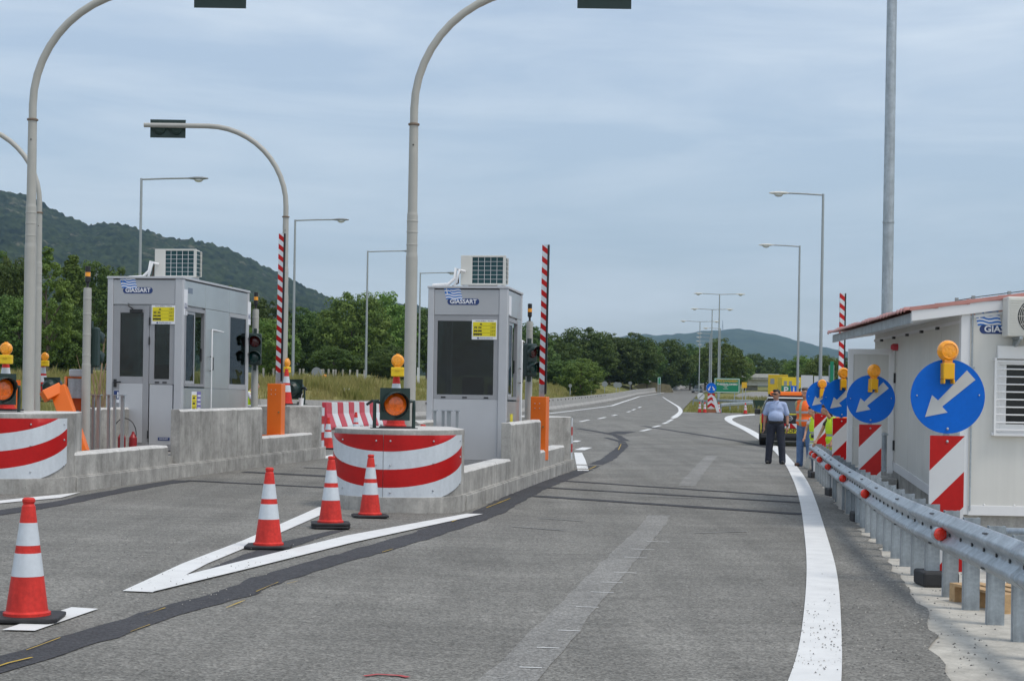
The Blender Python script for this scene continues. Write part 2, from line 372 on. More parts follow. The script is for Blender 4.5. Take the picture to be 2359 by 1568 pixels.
def clip(poly, a, b, c):          # keep a*x+b*y+c >= 0
    out = []
    for i in range(len(poly)):
        p, q = poly[i], poly[(i+1)%len(poly)]; dp = a*p[0]+b*p[1]+c; dq = a*q[0]+b*q[1]+c
        if dp >= 0: out.append(p)
        if (dp >= 0) != (dq >= 0):
            t = dp/(dp-dq); out.append((p[0]+(q[0]-p[0])*t, p[1]+(q[1]-p[1])*t))
    return out
def bands(mb, x0, x1, z0, z1, h, slope, y0, y1, first, mi_a, mi_b):
    """diagonal bands on a rectangle facing -Y, starting from the top-left corner"""
    rect = [(x0,z0),(x1,z0),(x1,z1),(x0,z1)]; k = -40
    while k < 60:
        top = z1-k*h+first; bot = top-h
        p = clip(rect, slope, -1, top-slope*x0)
        if p: p = clip(p, -slope, 1, -(bot-slope*x0))
        if p and len(p) > 2: mb.prism(p, y0, y1, 'xz', mi_a if k % 2 == 0 else mi_b)
        k += 1
def bake(o, mods):
    """apply modifiers by evaluating the object, return the new mesh"""
    dg = bpy.context.evaluated_depsgraph_get(); dg.update()
    me = bpy.data.meshes.new_from_object(o.evaluated_get(dg)); return me

# ================================================================ setting: terrain, road, markings
def G(x, y):
    t = min(430.0, max(0.0, y-22.0))
    return .0076*t + 1.835e-5*t*t + .022*min(10.0, max(0.0, -x))
def lerp(tab, y):
    if y <= tab[0][0]: return tab[0][1]
    for (a, b), (c, d) in zip(tab, tab[1:]):
        if y <= c: return b+(d-b)*(y-a)/(c-a)
    return tab[-1][1]
LB = [(p.y, p.x) for p in (gp(1264,947), gp(1318,939), gp(1373,930.7), gp(1421,922), gp(1470,909), gp(1534,900), gp(1599,892.6))]
LB = [(-10,-40),(50,-40),(58,-16),(70,-7.0),(80,-4.5)]+sorted(LB)
RB = sorted((p.y, p.x) for p in (gp(1572,949), gp(1574,941), gp(1584,930), gp(1596,918), gp(1612,906), gp(1640,897)))
RN = sorted((p.y, p.x) for p in (gp(2200,1600), gp(2185,1545), gp(2128,1420), gp(2045,1278), gp(1968,1205), gp(1915,1150), gp(1892,1105)))
RN = [(-10, RN[0][1]-1.6)]+RN
RN += [(RN[-1][0]+2.0, RN[-1][1]+.3), (RN[-1][0]+6.0, 24.0), (116, 30.0)]
def Lx(y): return lerp(LB, y)
def Rx(y): return lerp(RN, y) if y < 116 else lerp(RB, y)
def T(x, y):
    z = G(x, y)
    if y > 62 and x < Lx(y): z += 1.45*sm(1, 7, Lx(y)-x)*sm(62, 85, y)
    return z
def inside(x, y): return y < 430 and Lx(y)-1.5 < x < max(Rx(y), 16 if y < 60 else -99)+1.5

def axis_vals(segs):
    out = []
    for a, b, st in segs:
        v = a
        while v < b-1e-6: out.append(v); v += st
    out.append(segs[-1][1]); return out
m = bpy.data.materials.new('meadow'); m.use_nodes = True; t = m.node_tree; p = t.nodes['Principled BSDF']; p.inputs['Roughness'].default_value = .95; p.inputs['Specular IOR Level'].default_value = .1
g = N(t, 'ShaderNodeNewGeometry'); cr = N(t, 'ShaderNodeValToRGB'); nn = N(t, 'ShaderNodeTexNoise'); nn.inputs['Scale'].default_value = .13; nn.inputs['Detail'].default_value = 9; nn.inputs['Roughness'].default_value = .7
t.links.new(g.outputs['Position'], nn.inputs['Vector']); t.links.new(nn.outputs['Fac'], cr.inputs['Fac']); t.links.new(cr.outputs['Color'], p.inputs['Base Color'])
e = cr.color_ramp.elements; e[0].position = .36; e[0].color = L4(.1, .12, .035); e[1].position = .66; e[1].color = L4(.3, .25, .11)
q = e.new(.5); q.color = L4(.19, .19, .065)
M_MEADOW = m
mb = MB(); xs = axis_vals([(-5000,-1000,500),(-1000,-200,50),(-200,-60,10),(-60,60,3),(60,200,10),(200,1000,50),(1000,5000,500)])
ys = axis_vals([(-60,-10,10),(-10,180,3),(180,450,10),(450,1000,50),(1000,9000,500)])
vs = []
for y in ys:
    for x in xs:
        z = T(x, y)+.25*noise.noise((x*.06, y*.06, 0))*sm(3, 20, Lx(y)-x if x < 0 else x-Rx(y)) if y < 900 else T(x, y)
        vs.append((x, y, z-(.14 if inside(x, y) else .02)))
nx = len(xs); fs = [(j*nx+i, j*nx+i+1, (j+1)*nx+i+1, (j+1)*nx+i) for j in range(len(ys)-1) for i in range(nx-1)]
mb.add(vs, fs, 0, True); ground = ob('ground', mb, M_MEADOW, kind='structure', fix=False)

def ribbon(rows, zoff, divs=None):
    """rows: (y, xl, xr) sheet on the ground"""
    mb = MB(); vs = []; k = None
    for (y, a, b) in rows:
        brk = [a]+[v for v in (-10., -7.5, -5., -2.5, 0., 4., 10.) if a < v < b]+[b]
        n = 9; base = [a+(b-a)*i/n for i in range(n+1)]
        for v in (-10., 0.):                         # keep the kinks of the crossfall on a column
            if a < v < b:
                i = min(range(1, n), key=lambda j: abs(base[j]-v)); base[i] = v
        vs += [(x, y, G(x, y)+zoff) for x in base]; k = n+1
    r = len(rows); mb.add(vs, [(j*k+i, j*k+i+1, (j+1)*k+i+1, (j+1)*k+i) for j in range(r-1) for i in range(k-1)], 0, True)
    return mb
def jag(y, a=.12): return a*noise.noise((y*2.1, 3.3, 0))+a*.6*noise.noise((y*7.3, 1.3, 0))
rows = []; y = -9.0
while y < 116.5:
    rows.append((y, Lx(y), Rx(y)+(jag(y) if y < 40 else 0))); y += .3 if y < 40 else 1.0
road = ob('road', ribbon(rows, .012), M_ASPH, kind='structure', fix=False)
rows = [(y, Lx(y)-.3, Rx(y)) for y in axis_vals([(115.6,430,2.5)])]
ob('road', ribbon(rows, .006), M_ASPH, kind='structure', fix=False)
rows = [(y, Rx(y)-1.5, 26) for y in axis_vals([(2,44,1)])]
verge = ob('gravel_verge', ribbon(rows, .004), M_VERGE, kind='structure', fix=False)

def strip(name, L_, R_, mat_, zoff, parent=None, kind=None, step=.4, edge=0.0):
    """band between two ground polylines with the same number of points"""
    mb = MB(); vs = []
    for (a, b), (c, d) in zip(zip(L_, L_[1:]), zip(R_, R_[1:])):
        pass
    for i in range(len(L_)-1):
        a, b, c, d = Vector(L_[i][:2]), Vector(L_[i+1][:2]), Vector(R_[i][:2]), Vector(R_[i+1][:2])
        n = max(1, int(max((b-a).length, (d-c).length)/step))
        for j in range(n + (1 if i == len(L_)-2 else 0)):
            s = j/n; p = a.lerp(b, s); q = c.lerp(d, s)
            if edge:
                w = (q-p).normalized(); p = p+w*edge*(noise.noise((p.x*3.1, p.y*3.1, 1))+.5*noise.noise((p.x*11, p.y*11, 5))); q = q+w*edge*(noise.noise((q.x*3.1, q.y*3.1, 7))+.5*noise.noise((q.x*11, q.y*11, 9)))
            for f in (0, .5, 1):
                v = p.lerp(q, f); vs.append((v.x, v.y, G(v.x, v.y)+zoff))
    r = len(vs)//3; mb.add(vs, [(j*3+i, j*3+i+1, (j+1)*3+i+1, (j+1)*3+i) for j in range(r-1) for i in range(2)], 0, True)
    return ob(name, mb, mat_, parent=parent, kind=kind, fix=False)
def px(pts): return [gp(*p) for p in pts]
def cline(name, pts, w, mat_, zoff, parent=road, edge=0, step=.4):
    """band of constant width along a ground polyline"""
    P = [Vector(p[:2]) for p in pts]; A = []; B = []
    for i in range(len(P)):
        t = (P[min(i+1, len(P)-1)]-P[max(i-1, 0)]).normalized(); n = Vector((-t.y, t.x)); ww = w[i] if isinstance(w, list) else w
        A.append(P[i]+n*ww/2); B.append(P[i]-n*ww/2)
    return strip(name, A, B, mat_, zoff, parent, edge=edge, step=step)
def smooth(pts, n=6):
    P = [Vector(p[:2]) for p in pts]; out = []
    for i in range(len(P)-1):
        p0, p1, p2, p3 = P[max(i-1,0)], P[i], P[i+1], P[min(i+2,len(P)-1)]
        for j in range(n):
            t = j/n; out.append(.5*((2*p1)+(p2-p0)*t+(2*p0-5*p1+4*p2-p3)*t*t+(3*p1-p0-3*p2+p3)*t**3))
    out.append(P[-1]); return out
Z1, Z2 = .017, .022
# long curved edge line on the right
Le = [(1805,1600),(1842,1480),(1857,1330),(1853,1240),(1842,1160),(1825,1105),(1800,1060),(1765,1025),(1710,990),(1680,975),(1668,965),(1676,958.5),(1700,955.5),(1738,954)]
Re = [(1936,1600),(1938,1480),(1928,1330),(1905,1240),(1880,1160),(1856,1105),(1822,1060),(1788,1027),(1736,993),(1698,975),(1686,967),(1692,962),(1712,958),(1738,956.2)]
strip('edge_line', smooth(px(Le)), smooth(px(Re)), M_LINE, Z2, road)
cline('edge_line', smooth(px([(1572,951.5),(1640,951.8),(1700,953),(1740,954)])), .22, M_LINE, Z1)
_e = smooth(px([(1552,961),(1562,954),(1567,946),(1562,937),(1548,928),(1535,920),(1526,914)]))
cline('edge_line', _e, [.4*(1-.7*i/(len(_e)-1)) for i in range(len(_e))], M_LINE, Z1)
for (a, b) in (((1477,993),(1497,988.5)),((1504,984),(1520,980)),((1527,976),(1539,972)),((1538,970.5),(1548,966.5)),((1546,964.5),(1556,961))):
    cline('lane_dash', px([a, b]), .2, M_LINE, Z1)
for (a, b) in (((1336,971),(1356,967)),((1378,964.5),(1394,961)),((1410,957.5),(1420,955)),((1444,949),(1452,947)),((1456,944.5),(1463,942)),((1470,939),(1476,936.5))):
    cline('lane_dash', px([a, b]), .2, M_LINE, Z1)
cline('edge_line', px([(1264,952.3),(1330,944.5),(1408,934.5),(1436,925),(1472,913),(1530,903.5)]), .28, M_LINE, Z1)
# lines behind the right island
strip('island_line', px([(1330,1085),(1325,1060),(1322,1043)]), px([(1356,1085),(1348,1060),(1340,1043)]), M_LINE, Z1, road)
cline('lane_dash', px([(1334,1037),(1352,1031)]), .3, M_LINE, Z1)
cline('lane_dash', px([(1322,1018),(1332,1015)]), .2, M_LINE, Z1)
cline('island_line', px([(748,1056),(784,1047)]), .3, M_LINE, Z1)
# chevron in front of the right island
strip('chevron_line', px([(282,1366),(420,1302),(560,1248),(735,1170)]), px([(352,1369),(478,1302),(606,1248),(772,1174)]), M_LINE, Z2, road)
strip('chevron_line', px([(412,1334),(560,1296),(800,1237),(1075,1186)]), px([(352,1369),(575,1314),(815,1253),(1112,1187)]), M_LINE, Z2+.004, road)
strip('chevron_line', px([(-40,1160),(60,1149),(186,1136)]), px([(-40,1166),(40,1158),(140,1149)]), M_LINE, Z2, road)
strip('stop_dash', px([(5,1457),(165,1404)]), px([(80,1459),(226,1408)]), M_LINE, Z2, road)
# tar repairs
cline('tar_patch', px([(-60,1552),(60,1520),(250,1457),(400,1408),(530,1375),(640,1330),(760,1296),(880,1262),(980,1232),(1085,1197),(1130,1178),(1180,1152),(1230,1127),(1290,1104),(1345,1083),(1400,1058),(1436,1028),(1432,1018),(1395,1008)]), [.28,.28,.28,.28,.29,.3,.32,.34,.36,.4,.42,.4,.38,.36,.34,.32,.3,.25,.2], M_TAR, Z1, edge=.045, step=.22)
strip('tar_patch', px([(440,1330),(560,1280),(650,1250),(760,1225)]), px([(470,1322),(610,1285),(745,1238),(800,1222)]), M_TAR, Z1, road, edge=.03)
for a, b, w in (((1165,1139),(1850,1186),.3),((1205,1121),(1845,1159),.22),((1275,1107),(1838,1145),.2),((430,1108),(784,1126),.22),((560,1088),(790,1100),.34),((700,1078),(790,1082),.2)):
    p, q = gp(*a), gp(*b); pts = [p.lerp(q, i/12) for i in range(13)]
    cline('tar_patch', pts, w, M_TAR, Z1+.002, edge=.035)
cline('tar_patch', px([(1330,987),(1380,995),(1420,1003),(1440,1016)]), .3, M_TAR, Z1, edge=.03)
cline('tar_patch', px([(1480,981),(1600,1000),(1700,1016),(1790,1036)]), .3, M_TAR, Z1, edge=.03)
cline('tar_patch', px([(-60,1192),(40,1177),(140,1160),(230,1141),(330,1122),(420,1108)]), .32, M_TAR, Z1, edge=.05)
cline('tar_patch', px([(1412,1000),(1442,994)]), .8, M_TAR, Z1, edge=.02)
for pts, w in ((((-60,1562),(20,1535),(75,1522)), .06), (((300,1462),(345,1445)), .03), (((520,1406),(565,1388)), .03), (((590,1368),(640,1346)),.04), (((660,1350),(690,1342)),.03), (((880,1276),(905,1268)),.03), (((1040,1205),(1075,1190)),.06), (((1120,1172),(1175,1150)),.08),(((60,1505),(140,1476)),.03),(((330,1425),(380,1406)),.03),(((1355,1083),(1372,1075)),.12),(((1424,1037),(1430,1024)),.1)):
    cline('yellow_trace', px(pts), w*.22, M_YEL, Z1+.008, edge=.008, step=.12)
# ground-off old line
cline('worn_line', px([(1150,1600),(1240,1500),(1310,1420),(1380,1345),(1440,1280),(1500,1215),(1520,1188)]), .3, M_GROUND, .0155, edge=.03)
cline('worn_line', px([(1580,1120),(1612,1080),(1640,1050)]), .3, M_GROUND, .0155, edge=.03)
for (x, y) in ((1222,1543),(1262,1497),(1310,1457),(1352,1402),(1387,1368),(1408,1345),(1440,1322),(1465,1287),(1480,1268),(1515,1250)):
    a = gp(x-26, y-1); b = gp(x+26, y+1); cline('worn_scratch', [a, b], .02, M_LINE, .0195)
for (x0, y0, x1, y1) in ((1180,1215,1300,1224),(1240,1195,1340,1202),(1600,1230,1720,1226),(1560,1077,1690,1082),(1420,1143,1640,1150),(1390,1133,1540,1137)):
    cline('worn_scratch', [gp(x0, y0), gp(x1, y1)], .05, M_WORN, .0195, edge=.02)
cline('sprayed_mark', px([(838,1563),(870,1559),(920,1562),(940,1566)]), .035, mat('spray_red', L4(.4,.06,.06), .8), .0195, edge=.01)
strip('ramp', px([(1715,934),(1700,922),(1692,912),(1702,906),(1730,902)]), px([(1800,934),(1795,922),(1790,912),(1790,906),(1795,902)]), M_PALE, .03, None, 'structure', step=3)

# loose chippings on the asphalt and the verge
mb = MB(); rr = random.Random(5)
for i in range(1000):
    if i < 400: p = gp(rr.gauss(430, 190), rr.uniform(1240, 1400))
    elif i < 650: p = gp(rr.gauss(1890, 60), rr.gauss(1470, 45))
    else: p = gp(rr.uniform(1960, 2300), rr.uniform(1250, 1565))
    r = rr.uniform(.003, .009)*(1.0 if i < 650 else 1.3); a = rr.uniform(0, 6.28)
    mb.T = Matrix.Translation((p.x, p.y, G(p.x, p.y)+.026)) @ Matrix.Rotation(a, 4, 'Z')
    mb.add([(r,0,0),(-.6*r,.8*r,0),(-.5*r,-.9*r,0),(0,0,r*.9)], [(0,1,3),(1,2,3),(2,0,3)], rr.choice((0,0,1)))
ob('loose_chippings', mb, [mat('chipping_dark', L4(.12,.117,.11), .9), mat('chipping_pale', L4(.4,.38,.34), .9)], kind='stuff', label='loose stone chippings scattered on the asphalt and concrete verge', fix=False)

# ---------------------------------------------------------------- hills
def hill_mat(name, c1, c2, rock, sc):
    m = bpy.data.materials.new(name); m.use_nodes = True; t = m.node_tree; p = t.nodes['Principled BSDF']; p.inputs['Roughness'].default_value = 1; p.inputs['Specular IOR Level'].default_value = .05
    g = N(t, 'ShaderNodeNewGeometry'); k = t.links.new
    a = N(t, 'ShaderNodeTexNoise'); a.inputs['Scale'].default_value = sc; a.inputs['Detail'].default_value = 10; a.inputs['Roughness'].default_value = .68; k(g.outputs['Position'], a.inputs['Vector'])
    r = N(t, 'ShaderNodeValToRGB'); k(a.outputs['Fac'], r.inputs['Fac']); e = r.color_ramp.elements; e[0].position = .38; e[0].color = c1; e[1].position = .62; e[1].color = c2
    b = N(t, 'ShaderNodeTexNoise'); b.inputs['Scale'].default_value = sc*.35; b.inputs['Detail'].default_value = 12; b.inputs['Roughness'].default_value = .72; k(g.outputs['Position'], b.inputs['Vector'])
    r2 = N(t, 'ShaderNodeMapRange'); r2.inputs['From Min'].default_value = .57; r2.inputs['From Max'].default_value = .68; k(b.outputs['Fac'], r2.inputs['Value'])
    mi = N(t, 'ShaderNodeMix', data_type='RGBA'); k(r2.outputs[0], mi.inputs['Factor']); k(r.outputs[0], mi.inputs['A']); mi.inputs['B'].default_value = rock
    k(mi.outputs['Result'], p.inputs['Base Color']); return m
def hill(prof, Yf, Yr, Yb, m, nc, nr, n1, n2, zf=8, ext=(0, 0)):
    mb = MB(); x0, x1 = prof[0][0]-ext[0], prof[-1][0]+ext[1]; vs = []; back = max(4, nr//5)
    for j in range(nr+back+1):
        f = j/nr
        Y = Yf+(Yr-Yf)*f if f <= 1 else Yr+(Yb-Yr)*(j-nr)/back
        for i in range(nc+1):
            pxx = x0+(x1-x0)*i/nc; zr = at(pxx, lerp(prof, pxx), Yr).z
            g = f**.85*(.75+.25*f) if f <= 1 else 1-.75*((j-nr)/back)
            X = ray(pxx, 900)[0]*Y
            a = noise.fractal((X*n1[0], Y*n1[0], .3), 1, 2.1, 5)*n1[1]*min(1, 4*f*(1-min(1, f))+.1)
            b = noise.noise((X*n2[0], Y*n2[0], 1.7))*n2[1]+noise.noise((X*n2[0]*2.3, Y*n2[0]*2.3, 5.7))*n2[1]*.6
            vs.append((X, Y, zf+(zr-zf)*g+a*(1 if f < 1 else 0)+b))
    mb.add(vs, [(j*(nc+1)+i, j*(nc+1)+i+1, (j+1)*(nc+1)+i+1, (j+1)*(nc+1)+i) for j in range(nr+back) for i in range(nc)], 0, True)
    return ob('hill', mb, m, kind='structure', fix=False)
M_H1 = hill_mat('wooded_hill', L4(.008, .016, .012), L4(.05, .07, .032), L4(.16, .15, .11), .06)
M_H2 = hill_mat('far_hill', L4(.03, .05, .025), L4(.06, .085, .04), L4(.13, .14, .07), .008)
hill([(0,437),(60,452),(100,472),(140,494),(200,517),(235,514),(262,513),(330,530),(400,551),(430,550),(470,558),(520,574),(580,600),(640,630),(700,660),(740,678),(790,700),(860,740),(960,800)], 1000, 2300, 2900, M_H1, 380, 190, (.0045, 30), (.13, 4.5), ext=(340, 60))
hill([(380,640),(480,650),(560,662),(640,676),(720,683),(790,692),(860,694),(940,700),(1010,716),(1100,750),(1180,790),(1300,840)], 1500, 2700, 3100, M_H1, 220, 60, (.004, 20), (.05, 4.0), ext=(300, 60))
hill([(1360,800),(1420,776),(1470,770),(1540,772),(1590,768),(1640,759),(1690,757),(1730,761),(1800,776),(1860,790),(1920,805),(2000,822),(2100,842),(2200,860)], 3600, 6800, 7600, M_H2, 220, 70, (.0012, 50), (.012, 9), ext=(150, 700))
# radio mast on the far hill
mb = MB(); b = at(1663.5, 762, 6700); tz = at(1663.5, 738, 6700).z
for s in range(3):
    a = 2*pi*s/3; mb.tube((3*cos(a), 3*sin(a), 0), (.6*cos(a), .6*sin(a), tz-b.z), .8, .5, 5)
for i in range(6):
    z = (tz-b.z)*i/6; r = 3-2.4*i/6; mb.path([(r*cos(2*pi*s/3), r*sin(2*pi*s/3), z) for s in range(4)], .35, 4)
ob('radio_mast', mb, M_GREY, loc=b, label='tiny lattice radio mast on top of the far blue hill', cat='mast')

# ---------------------------------------------------------------- trees
def crown(seed, H, R, z0, kind, nclump, nleaf, ls):
    r = random.Random(seed); vs = []; fs = []
    for c in range(nclump):
        while True:
            x, y, z = r.uniform(-1,1), r.uniform(-1,1), r.uniform(-1,1); d = sqrt(x*x+y*y+z*z)
            if d < 1 and d > r.uniform(.25, .92): break
        zz = (z+1)/2
        if kind == 'poplar': w = (1-zz)**.55*(.35+1.3*min(1, zz*3))*.72
        elif kind == 'broad': w = 1.0 if zz > .3 else .75+zz*.8
        else: w = .85+.35*sin(zz*3)
        lob = 1+.3*noise.noise((x*2+seed, y*2, z*2))
        cx, cy, cz = x*R*w*lob, y*R*w*lob, z0+(H-z0)*min(1, zz*(1+.06*r.uniform(-1, 1)))
        cr = R*r.uniform(.1, .25)*(.75 if kind == 'poplar' else 1)
        for l in range(nleaf):
            a, b2 = r.uniform(0, 2*pi), r.uniform(-1, 1); q = cr*r.uniform(.35, 1)**.5; h = sqrt(1-b2*b2)
            n = Vector((h*cos(a), h*sin(a), b2)); p = Vector((cx, cy, cz))+Vector((n.x*q, n.y*q, n.z*q*.7))
            n = (n+Vector((r.uniform(-.8,.8), r.uniform(-.8,.8), r.uniform(-.2,1.0)))).normalized()
            t = n.cross(Vector((r.uniform(-1,1), r.uniform(-1,1), r.uniform(-1,1)))).normalized(); u = n.cross(t); s = ls*r.uniform(.6, 1.35)
            o = len(vs); vs += [p+t*s, p+u*s*.55, p-t*s*.8, p-u*s*.6]; fs.append((o, o+1, o+2, o+3))
    me = bpy.data.meshes.new('crown'); me.from_pydata([tuple(v) for v in vs], [], fs); return me
def trunk_mesh(seed, H, r0, kind):
    r = random.Random(seed); mb = MB(); pts = [(r.uniform(-.06,.06)*H*i/6*.4, r.uniform(-.06,.06)*H*i/6*.4, H*.8*i/6) for i in range(7)]; pts[0] = (0,0,-.5)
    mb.path(pts, [r0*(1-.13*i) for i in range(7)], 7)
    for i in range(9):
        a = r.uniform(0, 6.28); z = H*r.uniform(.22, .62); l = H*r.uniform(.14, .26)*(.6 if kind == 'poplar' else 1); up = 1.3 if kind == 'poplar' else .7
        mb.path([(0,0,z), (cos(a)*l*.5, sin(a)*l*.5, z+l*.5*up), (cos(a)*l, sin(a)*l, z+l*up)], [r0*.4, r0*.25, r0*.1], 5)
    me = bpy.data.meshes.new('trunk'); me.from_pydata(mb.v, [], mb.f); me.materials.append(M_TRUNK); return me
VAR = {}
for i, (k, H, R, z0, nc, nl, ls) in enumerate([('broad',14,5.6,1.2,330,64,.24),('round',14,5.0,1.6,300,64,.23),('poplar',14,3.0,1.5,230,60,.2),('broad',14,6.2,1.0,360,64,.25),('round',14,4.4,2.2,260,64,.22),('poplar',14,3.6,1.6,170,52,.18)]):
    VAR[i] = (crown(31+i, H, R, z0, k, nc, nl, ls), trunk_mesh(77+i, H, .26, k), H, R)
CR = {}
def tree(x, ytop, Y, var, width, leaf, label, rot, name='broadleaf_tree'):
    key = (var, leaf.name)
    if key not in CR:
        me = VAR[var][0] if not any(k[0] == var for k in CR) else VAR[var][0].copy()
        me.materials.clear(); me.materials.append(leaf); CR[key] = me
    H, R = VAR[var][2], VAR[var][3]; u = ray(x, ytop)[0]; X = u*Y; b = T(X, Y)-.1; h = at(x, ytop, Y).z-b; w = width/F*Y/2
    e = thing(name, label, 'tree', (X, Y, b), rot, 'trees beyond the motorway'); e.scale = (w/R, w/R, h/H)
    c = bpy.data.objects.new('crown', CR[key]); COL.objects.link(c); c.parent = e
    tr = bpy.data.objects.new('trunk', VAR[var][1]); COL.objects.link(tr); tr.parent = e
    return e
TREES = [  # x, top, depth, variant, width, bright, label
 (-10,585,150,1,150,0,'dark leafy tree behind the leftmost orange barrier cabinet'),
 (28,600,135,3,120,0,'dark broad tree directly behind the tall mast of the left toll island'),
 (112,572,92,5,120,1,'bright green poplar beside the mast of the left toll island'),
 (168,592,140,2,110,1,'tall bright poplar between the left mast and the left booth'),
 (215,606,150,4,120,0,'dark tree behind the slim beacon post of the left island'),
 (262,622,170,1,130,0,'dark rounded tree rising over the left booth roof corner'),
 (45,690,110,0,150,0,'low dark bushy tree at the foot of the hill behind the left nose'),
 (150,705,112,3,150,0,'low dark thicket tree behind the fallen orange boom'),
 (330,640,190,0,130,0,'tree hidden mostly behind the left booth'),
 (520,665,200,1,120,0,'tree showing over the far end of the left booth'),
 (600,690,190,4,110,0,'narrow dark tree behind the two lens signal of the left island'),
 (625,740,150,0,110,1,'paler green tree low behind the left striped boom'),
 (690,712,200,1,100,0,'dark tree behind the lamp post with the second longest arm'),
 (738,722,205,3,110,0,'dark tree beside the big crown right of the striped boom'),
 (815,679,190,3,150,1,'large rounded green tree left of the single arm lamp post'),
 (878,682,200,0,130,1,'large rounded green tree right of the single arm lamp post'),
 (935,705,210,1,110,0,'dark tree behind the main mast of the right island'),
 (985,712,215,4,90,0,'dark tree between the main mast and the right booth'),
 (1040,745,230,0,120,0,'dark tree hidden behind the right booth'),
 (770,800,150,0,100,0,'low dark bush tree under the big rounded trees'),
 (905,800,150,3,120,0,'low dark bush tree behind the amber nose signal'),
 (1215,750,250,0,110,0,'dark tree behind the right booth beacon post'),
 (1268,770,260,1,100,0,'dark tree right of the upright striped boom'),
 (1345,758,270,3,130,0,'tall dark tree at the left of the far belt'),
 (1405,772,280,0,120,0,'dark full tree in the middle of the far belt'),
 (1455,770,285,1,100,0,'tall dark tree near the right of the far belt'),
 (1492,785,300,4,60,0,'slim tree at the right edge of the far belt'),
 (1298,830,190,3,110,0,'low dark bushy tree in front of the far belt'),
 (1338,828,165,1,80,1,'bright yellow green small tree in front of the far belt'),
 (1545,784,330,3,90,0,'dark rounded tree after the gap in the far belt'),
 (1590,797,345,0,80,0,'dark tree behind the row of double arm lamps'),
 (1625,800,350,4,70,0,'dark slim tree behind the blue arrow disc'),
 (1665,783,300,1,90,1,'pale olive tree behind the green motorway sign'),
 (1700,815,350,4,60,1,'loose pale tree right of the green motorway sign'),
 (1738,816,420,3,70,0,'rounded dark tree beyond the overpass'),
 (1778,825,440,1,50,0,'small bluish tree beyond the overpass'),
 (1806,828,450,4,45,0,'narrow bluish tree beyond the overpass'),
 (1850,822,260,0,80,1,'green tree behind the yellow lorry'),
 (1895,820,240,3,90,1,'green tree behind the white site boards'),
 (1940,826,250,1,80,0,'green tree behind the right upright boom'),
 (1500,835,330,0,90,0,'low dark tree at the foot of the far belt gap'),
 (1430,845,290,0,120,0,'low dark undergrowth tree below the far belt'),
]
for i, (x, yt, Y, v, w, br, lb) in enumerate(TREES):
    tree(x, yt, Y, v, w*1.12, M_LEAF2 if br else M_LEAF, lb, i*2.4, 'poplar_tree' if v in (2, 5) else 'broadleaf_tree')
# a bare young tree beside the left booth
mb = MB(); r = random.Random(3); b0 = gpx(226, 60)
for i in range(16):
    a = r.uniform(0, 6.28); l = r.uniform(1.2, 3.2); x = r.uniform(-.3, .3); mb.path([(x*.3, 0, 0), (x+cos(a)*.25, sin(a)*.25, l*.5), (x+cos(a)*.6, sin(a)*.6, l)], [.03, .018, .006], 5)
ob('bare_sapling', mb, mat('dry_twig', L4(.3,.2,.13), .9), loc=b0, label='bare dry sapling with thin twigs beside the left booth', cat='sapling')

# ---------------------------------------------------------------- grass
def blades(name, label, n, samp, h0, h1, w, seed):
    r = random.Random(seed); vs = []; fs = []
    for i in range(n):
        x, y = samp(r); z = T(x, y)-.03; k = r.randint(3, 5)
        hh = r.uniform(h0, h1)*(.6+.8*max(0, noise.noise((x*.25, y*.25, 0))+.5))
        for j in range(k):
            a = r.uniform(0, 6.28); l = hh*r.uniform(.5, 1); dx, dy = r.uniform(-.2,.2), r.uniform(-.2,.2); ln = r.uniform(.05, .4)*l
            o = len(vs); c, s = cos(a)*w, sin(a)*w; lx, ly = cos(a*3)*ln, sin(a*3)*ln
            vs += [(x+dx-c, y+dy-s, z), (x+dx+c, y+dy+s, z), (x+dx+lx*.4+c*.6, y+dy+ly*.4+s*.6, z+l*.6), (x+dx+lx, y+dy+ly, z+l)]; fs += [(o, o+1, o+2), (o, o+2, o+3)]
    mb = MB(); mb.v = vs; mb.f = fs; mb.m = [0]*len(fs); mb.sm = [False]*len(fs)
    return ob(name, mb, M_GRASS, label=label, kind='stuff', fix=False)
def s_left(r):
    y = 82+ (r.random()**1.6)*150; return Lx(y)-1.2-r.random()**1.5*45, y
def s_near(r):
    y = 66+r.random()*30; return -5-r.random()*26-(y-66)*.1, y
def s_right(r):
    y = 118+r.random()**1.5*120; return Rx(y)+.5+r.random()*26, y
blades('grass', 'tall dry roadside grass on the bank behind the concrete barrier', 22000, s_left, .2, .7, .02, 1)
blades('grass', 'dry yellow grass behind the left toll island', 7000, lambda r: (lambda p: p if p[0] < Lx(p[1])-.5 else (Lx(p[1])-1-r.random()*6, p[1]))(s_near(r)), .25, .8, .016, 2)
blades('grass', 'short green grass on the triangle between the carriageway and the ramp', 9000, s_right, .2, .6, .025, 4)

